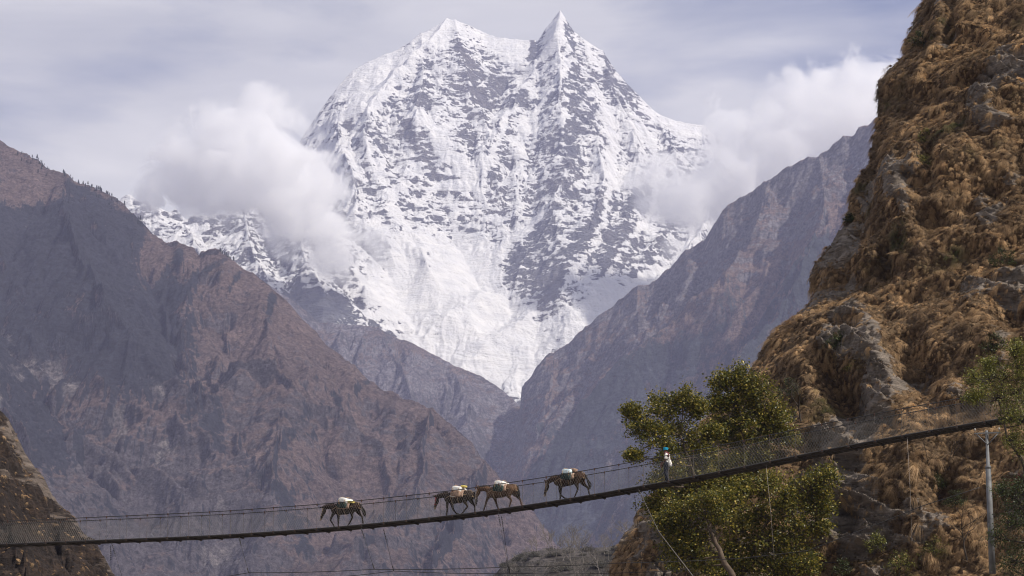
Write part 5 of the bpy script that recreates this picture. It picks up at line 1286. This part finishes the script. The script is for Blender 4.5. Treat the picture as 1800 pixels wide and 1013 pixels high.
# ------------------------------------------------------------------ clouds clinging to the snow mountain (volumes)
def cloud(name, blobs, Y, depth, label, dens, seed):
    """blobs: (px,py,r_px, relative depth offset) in metres after projection; density is a sum of soft balls eaten by noise"""
    pts = []
    for (px, py, r, dy, s) in blobs:
        c = P(px, py, Y + dy); pts.append((c, r * (Y + dy) / F, s))
    lo = Vector((min(c.x - r for c, r, s in pts), min(c.y - r for c, r, s in pts), min(c.z - r for c, r, s in pts)))
    hi = Vector((max(c.x + r for c, r, s in pts), max(c.y + r for c, r, s in pts), max(c.z + r for c, r, s in pts)))
    bm = bmesh.new()
    me = bpy.data.meshes.new(name)
    allc = []
    for c, r, s in pts:
        q = bmesh.ops.create_icosphere(bm, subdivisions=2, radius=r * 1.05)
        bmesh.ops.translate(bm, verts=q['verts'], vec=c)
    vs = [v.co.copy() for v in bm.verts]; bm.clear()
    for v in vs: bm.verts.new(v)
    h = bmesh.ops.convex_hull(bm, input=bm.verts)
    bmesh.ops.delete(bm, geom=[g for g in h['geom_interior'] if isinstance(g, bmesh.types.BMVert)], context='VERTS')
    bm.to_mesh(me); bm.free()
    m = bpy.data.materials.new(name); m.use_nodes = True; t = m.node_tree; t.nodes.clear()
    o_ = nd(t, 'ShaderNodeOutputMaterial'); pv = nd(t, 'ShaderNodeVolumePrincipled')
    pos = nd(t, 'ShaderNodeNewGeometry').outputs['Position']
    tot = None
    for c, r, s in pts:
        d = nd(t, 'ShaderNodeVectorMath', operation='DISTANCE'); t.links.new(pos, d.inputs[0]); d.inputs[1].default_value = c
        f = mth(t, 'MULTIPLY', mth(t, 'MAXIMUM', mth(t, 'SUBTRACT', 1.0, mth(t, 'DIVIDE', d.outputs['Value'], r)), 0.0), s)
        tot = f if tot is None else mth(t, 'ADD', tot, f)
    tot = mth(t, 'MINIMUM', tot, 0.9)
    n = noise_n(t, pos, 0.0105, 9, 0.62, 0.5)
    n = mth(t, 'SUBTRACT', n, 0.5)
    v = mth(t, 'ADD', tot, mth(t, 'MULTIPLY', n, 4.0))
    v = mth(t, 'MULTIPLY', mth(t, 'MINIMUM', mth(t, 'MULTIPLY', mth(t, 'MAXIMUM', mth(t, 'SUBTRACT', v, 0.24), 0.0), 3.0), 1.0), dens)
    v = mth(t, 'MULTIPLY', v, mth(t, 'MINIMUM', mth(t, 'MULTIPLY', tot, 6.0), 1.0))
    t.links.new(v, pv.inputs['Density'])
    pv.inputs['Color'].default_value = (1.0, 1.0, 1.0, 1); pv.inputs['Anisotropy'].default_value = 0.0
    t.links.new(pv.outputs[0], o_.inputs['Volume'])
    me.materials.append(m); m.cycles.volume_step_rate = 0.2
    o = link(name, me); meta(o, label, 'cloud', kind='stuff')
    return o
if 1:
    cloud('cloud', [(300, 320, 75, 0, .8), (360, 270, 105, 0, 1), (430, 250, 90, 0, .9), (480, 300, 120, 0, 1), (530, 370, 110, 60, .9), (600, 430, 85, 120, .8), (660, 440, 50, 150, .5), (350, 350, 70, 0, .8), (400, 340, 80, 0, .8), (470, 200, 75, 0, .6), (560, 330, 80, 100, .7), (440, 175, 40, 0, .35), (270, 350, 45, 0, .6), (710, 450, 45, 180, .5), (760, 455, 35, 200, .35)], 6250, 400,
      'big pale cloud clinging to the left flank of the snow peak', 0.019, 1)
    cloud('cloud', [(1170, 340, 70, 0, .7), (1240, 330, 95, 0, .9), (1330, 300, 120, 0, 1), (1430, 250, 130, 0, .9), (1530, 230, 140, 0, .9), (1300, 240, 80, 0, .6), (1250, 205, 38, 0, .8), (1400, 180, 90, 0, .6), (1500, 160, 100, 0, .45), (1620, 180, 120, 0, 1), (1210, 370, 70, -60, .7), (1150, 310, 60, 0, .6), (1440, 160, 80, 0, .35), (1250, 240, 45, 0, .6), (1380, 270, 110, 0, .9), (1190, 430, 40, -100, .4), (1120, 330, 40, 0, .4), (1300, 330, 70, 0, .6), (1262, 175, 22, 0, .5)], 6600, 400,
      'wide pale cloud bank behind the dark right hand ridge', 0.016, 2)
# ------------------------------------------------------------------ haze
hz = bpy.data.materials.new('haze_air'); hz.use_nodes = True; t = hz.node_tree; t.nodes.clear()
o_ = nd(t, 'ShaderNodeOutputMaterial'); pv = nd(t, 'ShaderNodeVolumePrincipled')
pv.inputs['Color'].default_value = (0.64, 0.67, 1.0, 1); pv.inputs['Density'].default_value = 5.8e-5; pv.inputs['Anisotropy'].default_value = 0.0
t.links.new(pv.outputs[0], o_.inputs['Volume'])
bm = bmesh.new(); bmesh.ops.create_cube(bm, size=1.0)
for v in bm.verts: v.co = Vector((v.co.x * 9000, 4400 + v.co.y * 9600, 1400 + v.co.z * 2804))
me = bpy.data.meshes.new('haze'); bm.to_mesh(me); bm.free(); me.materials.append(hz)
hzo = link('haze', me); hzo['kind'] = 'stuff'; hzo['label'] = 'thin blue valley haze between the camera and the peaks'
print('script done', round(time.time() - T00, 1))
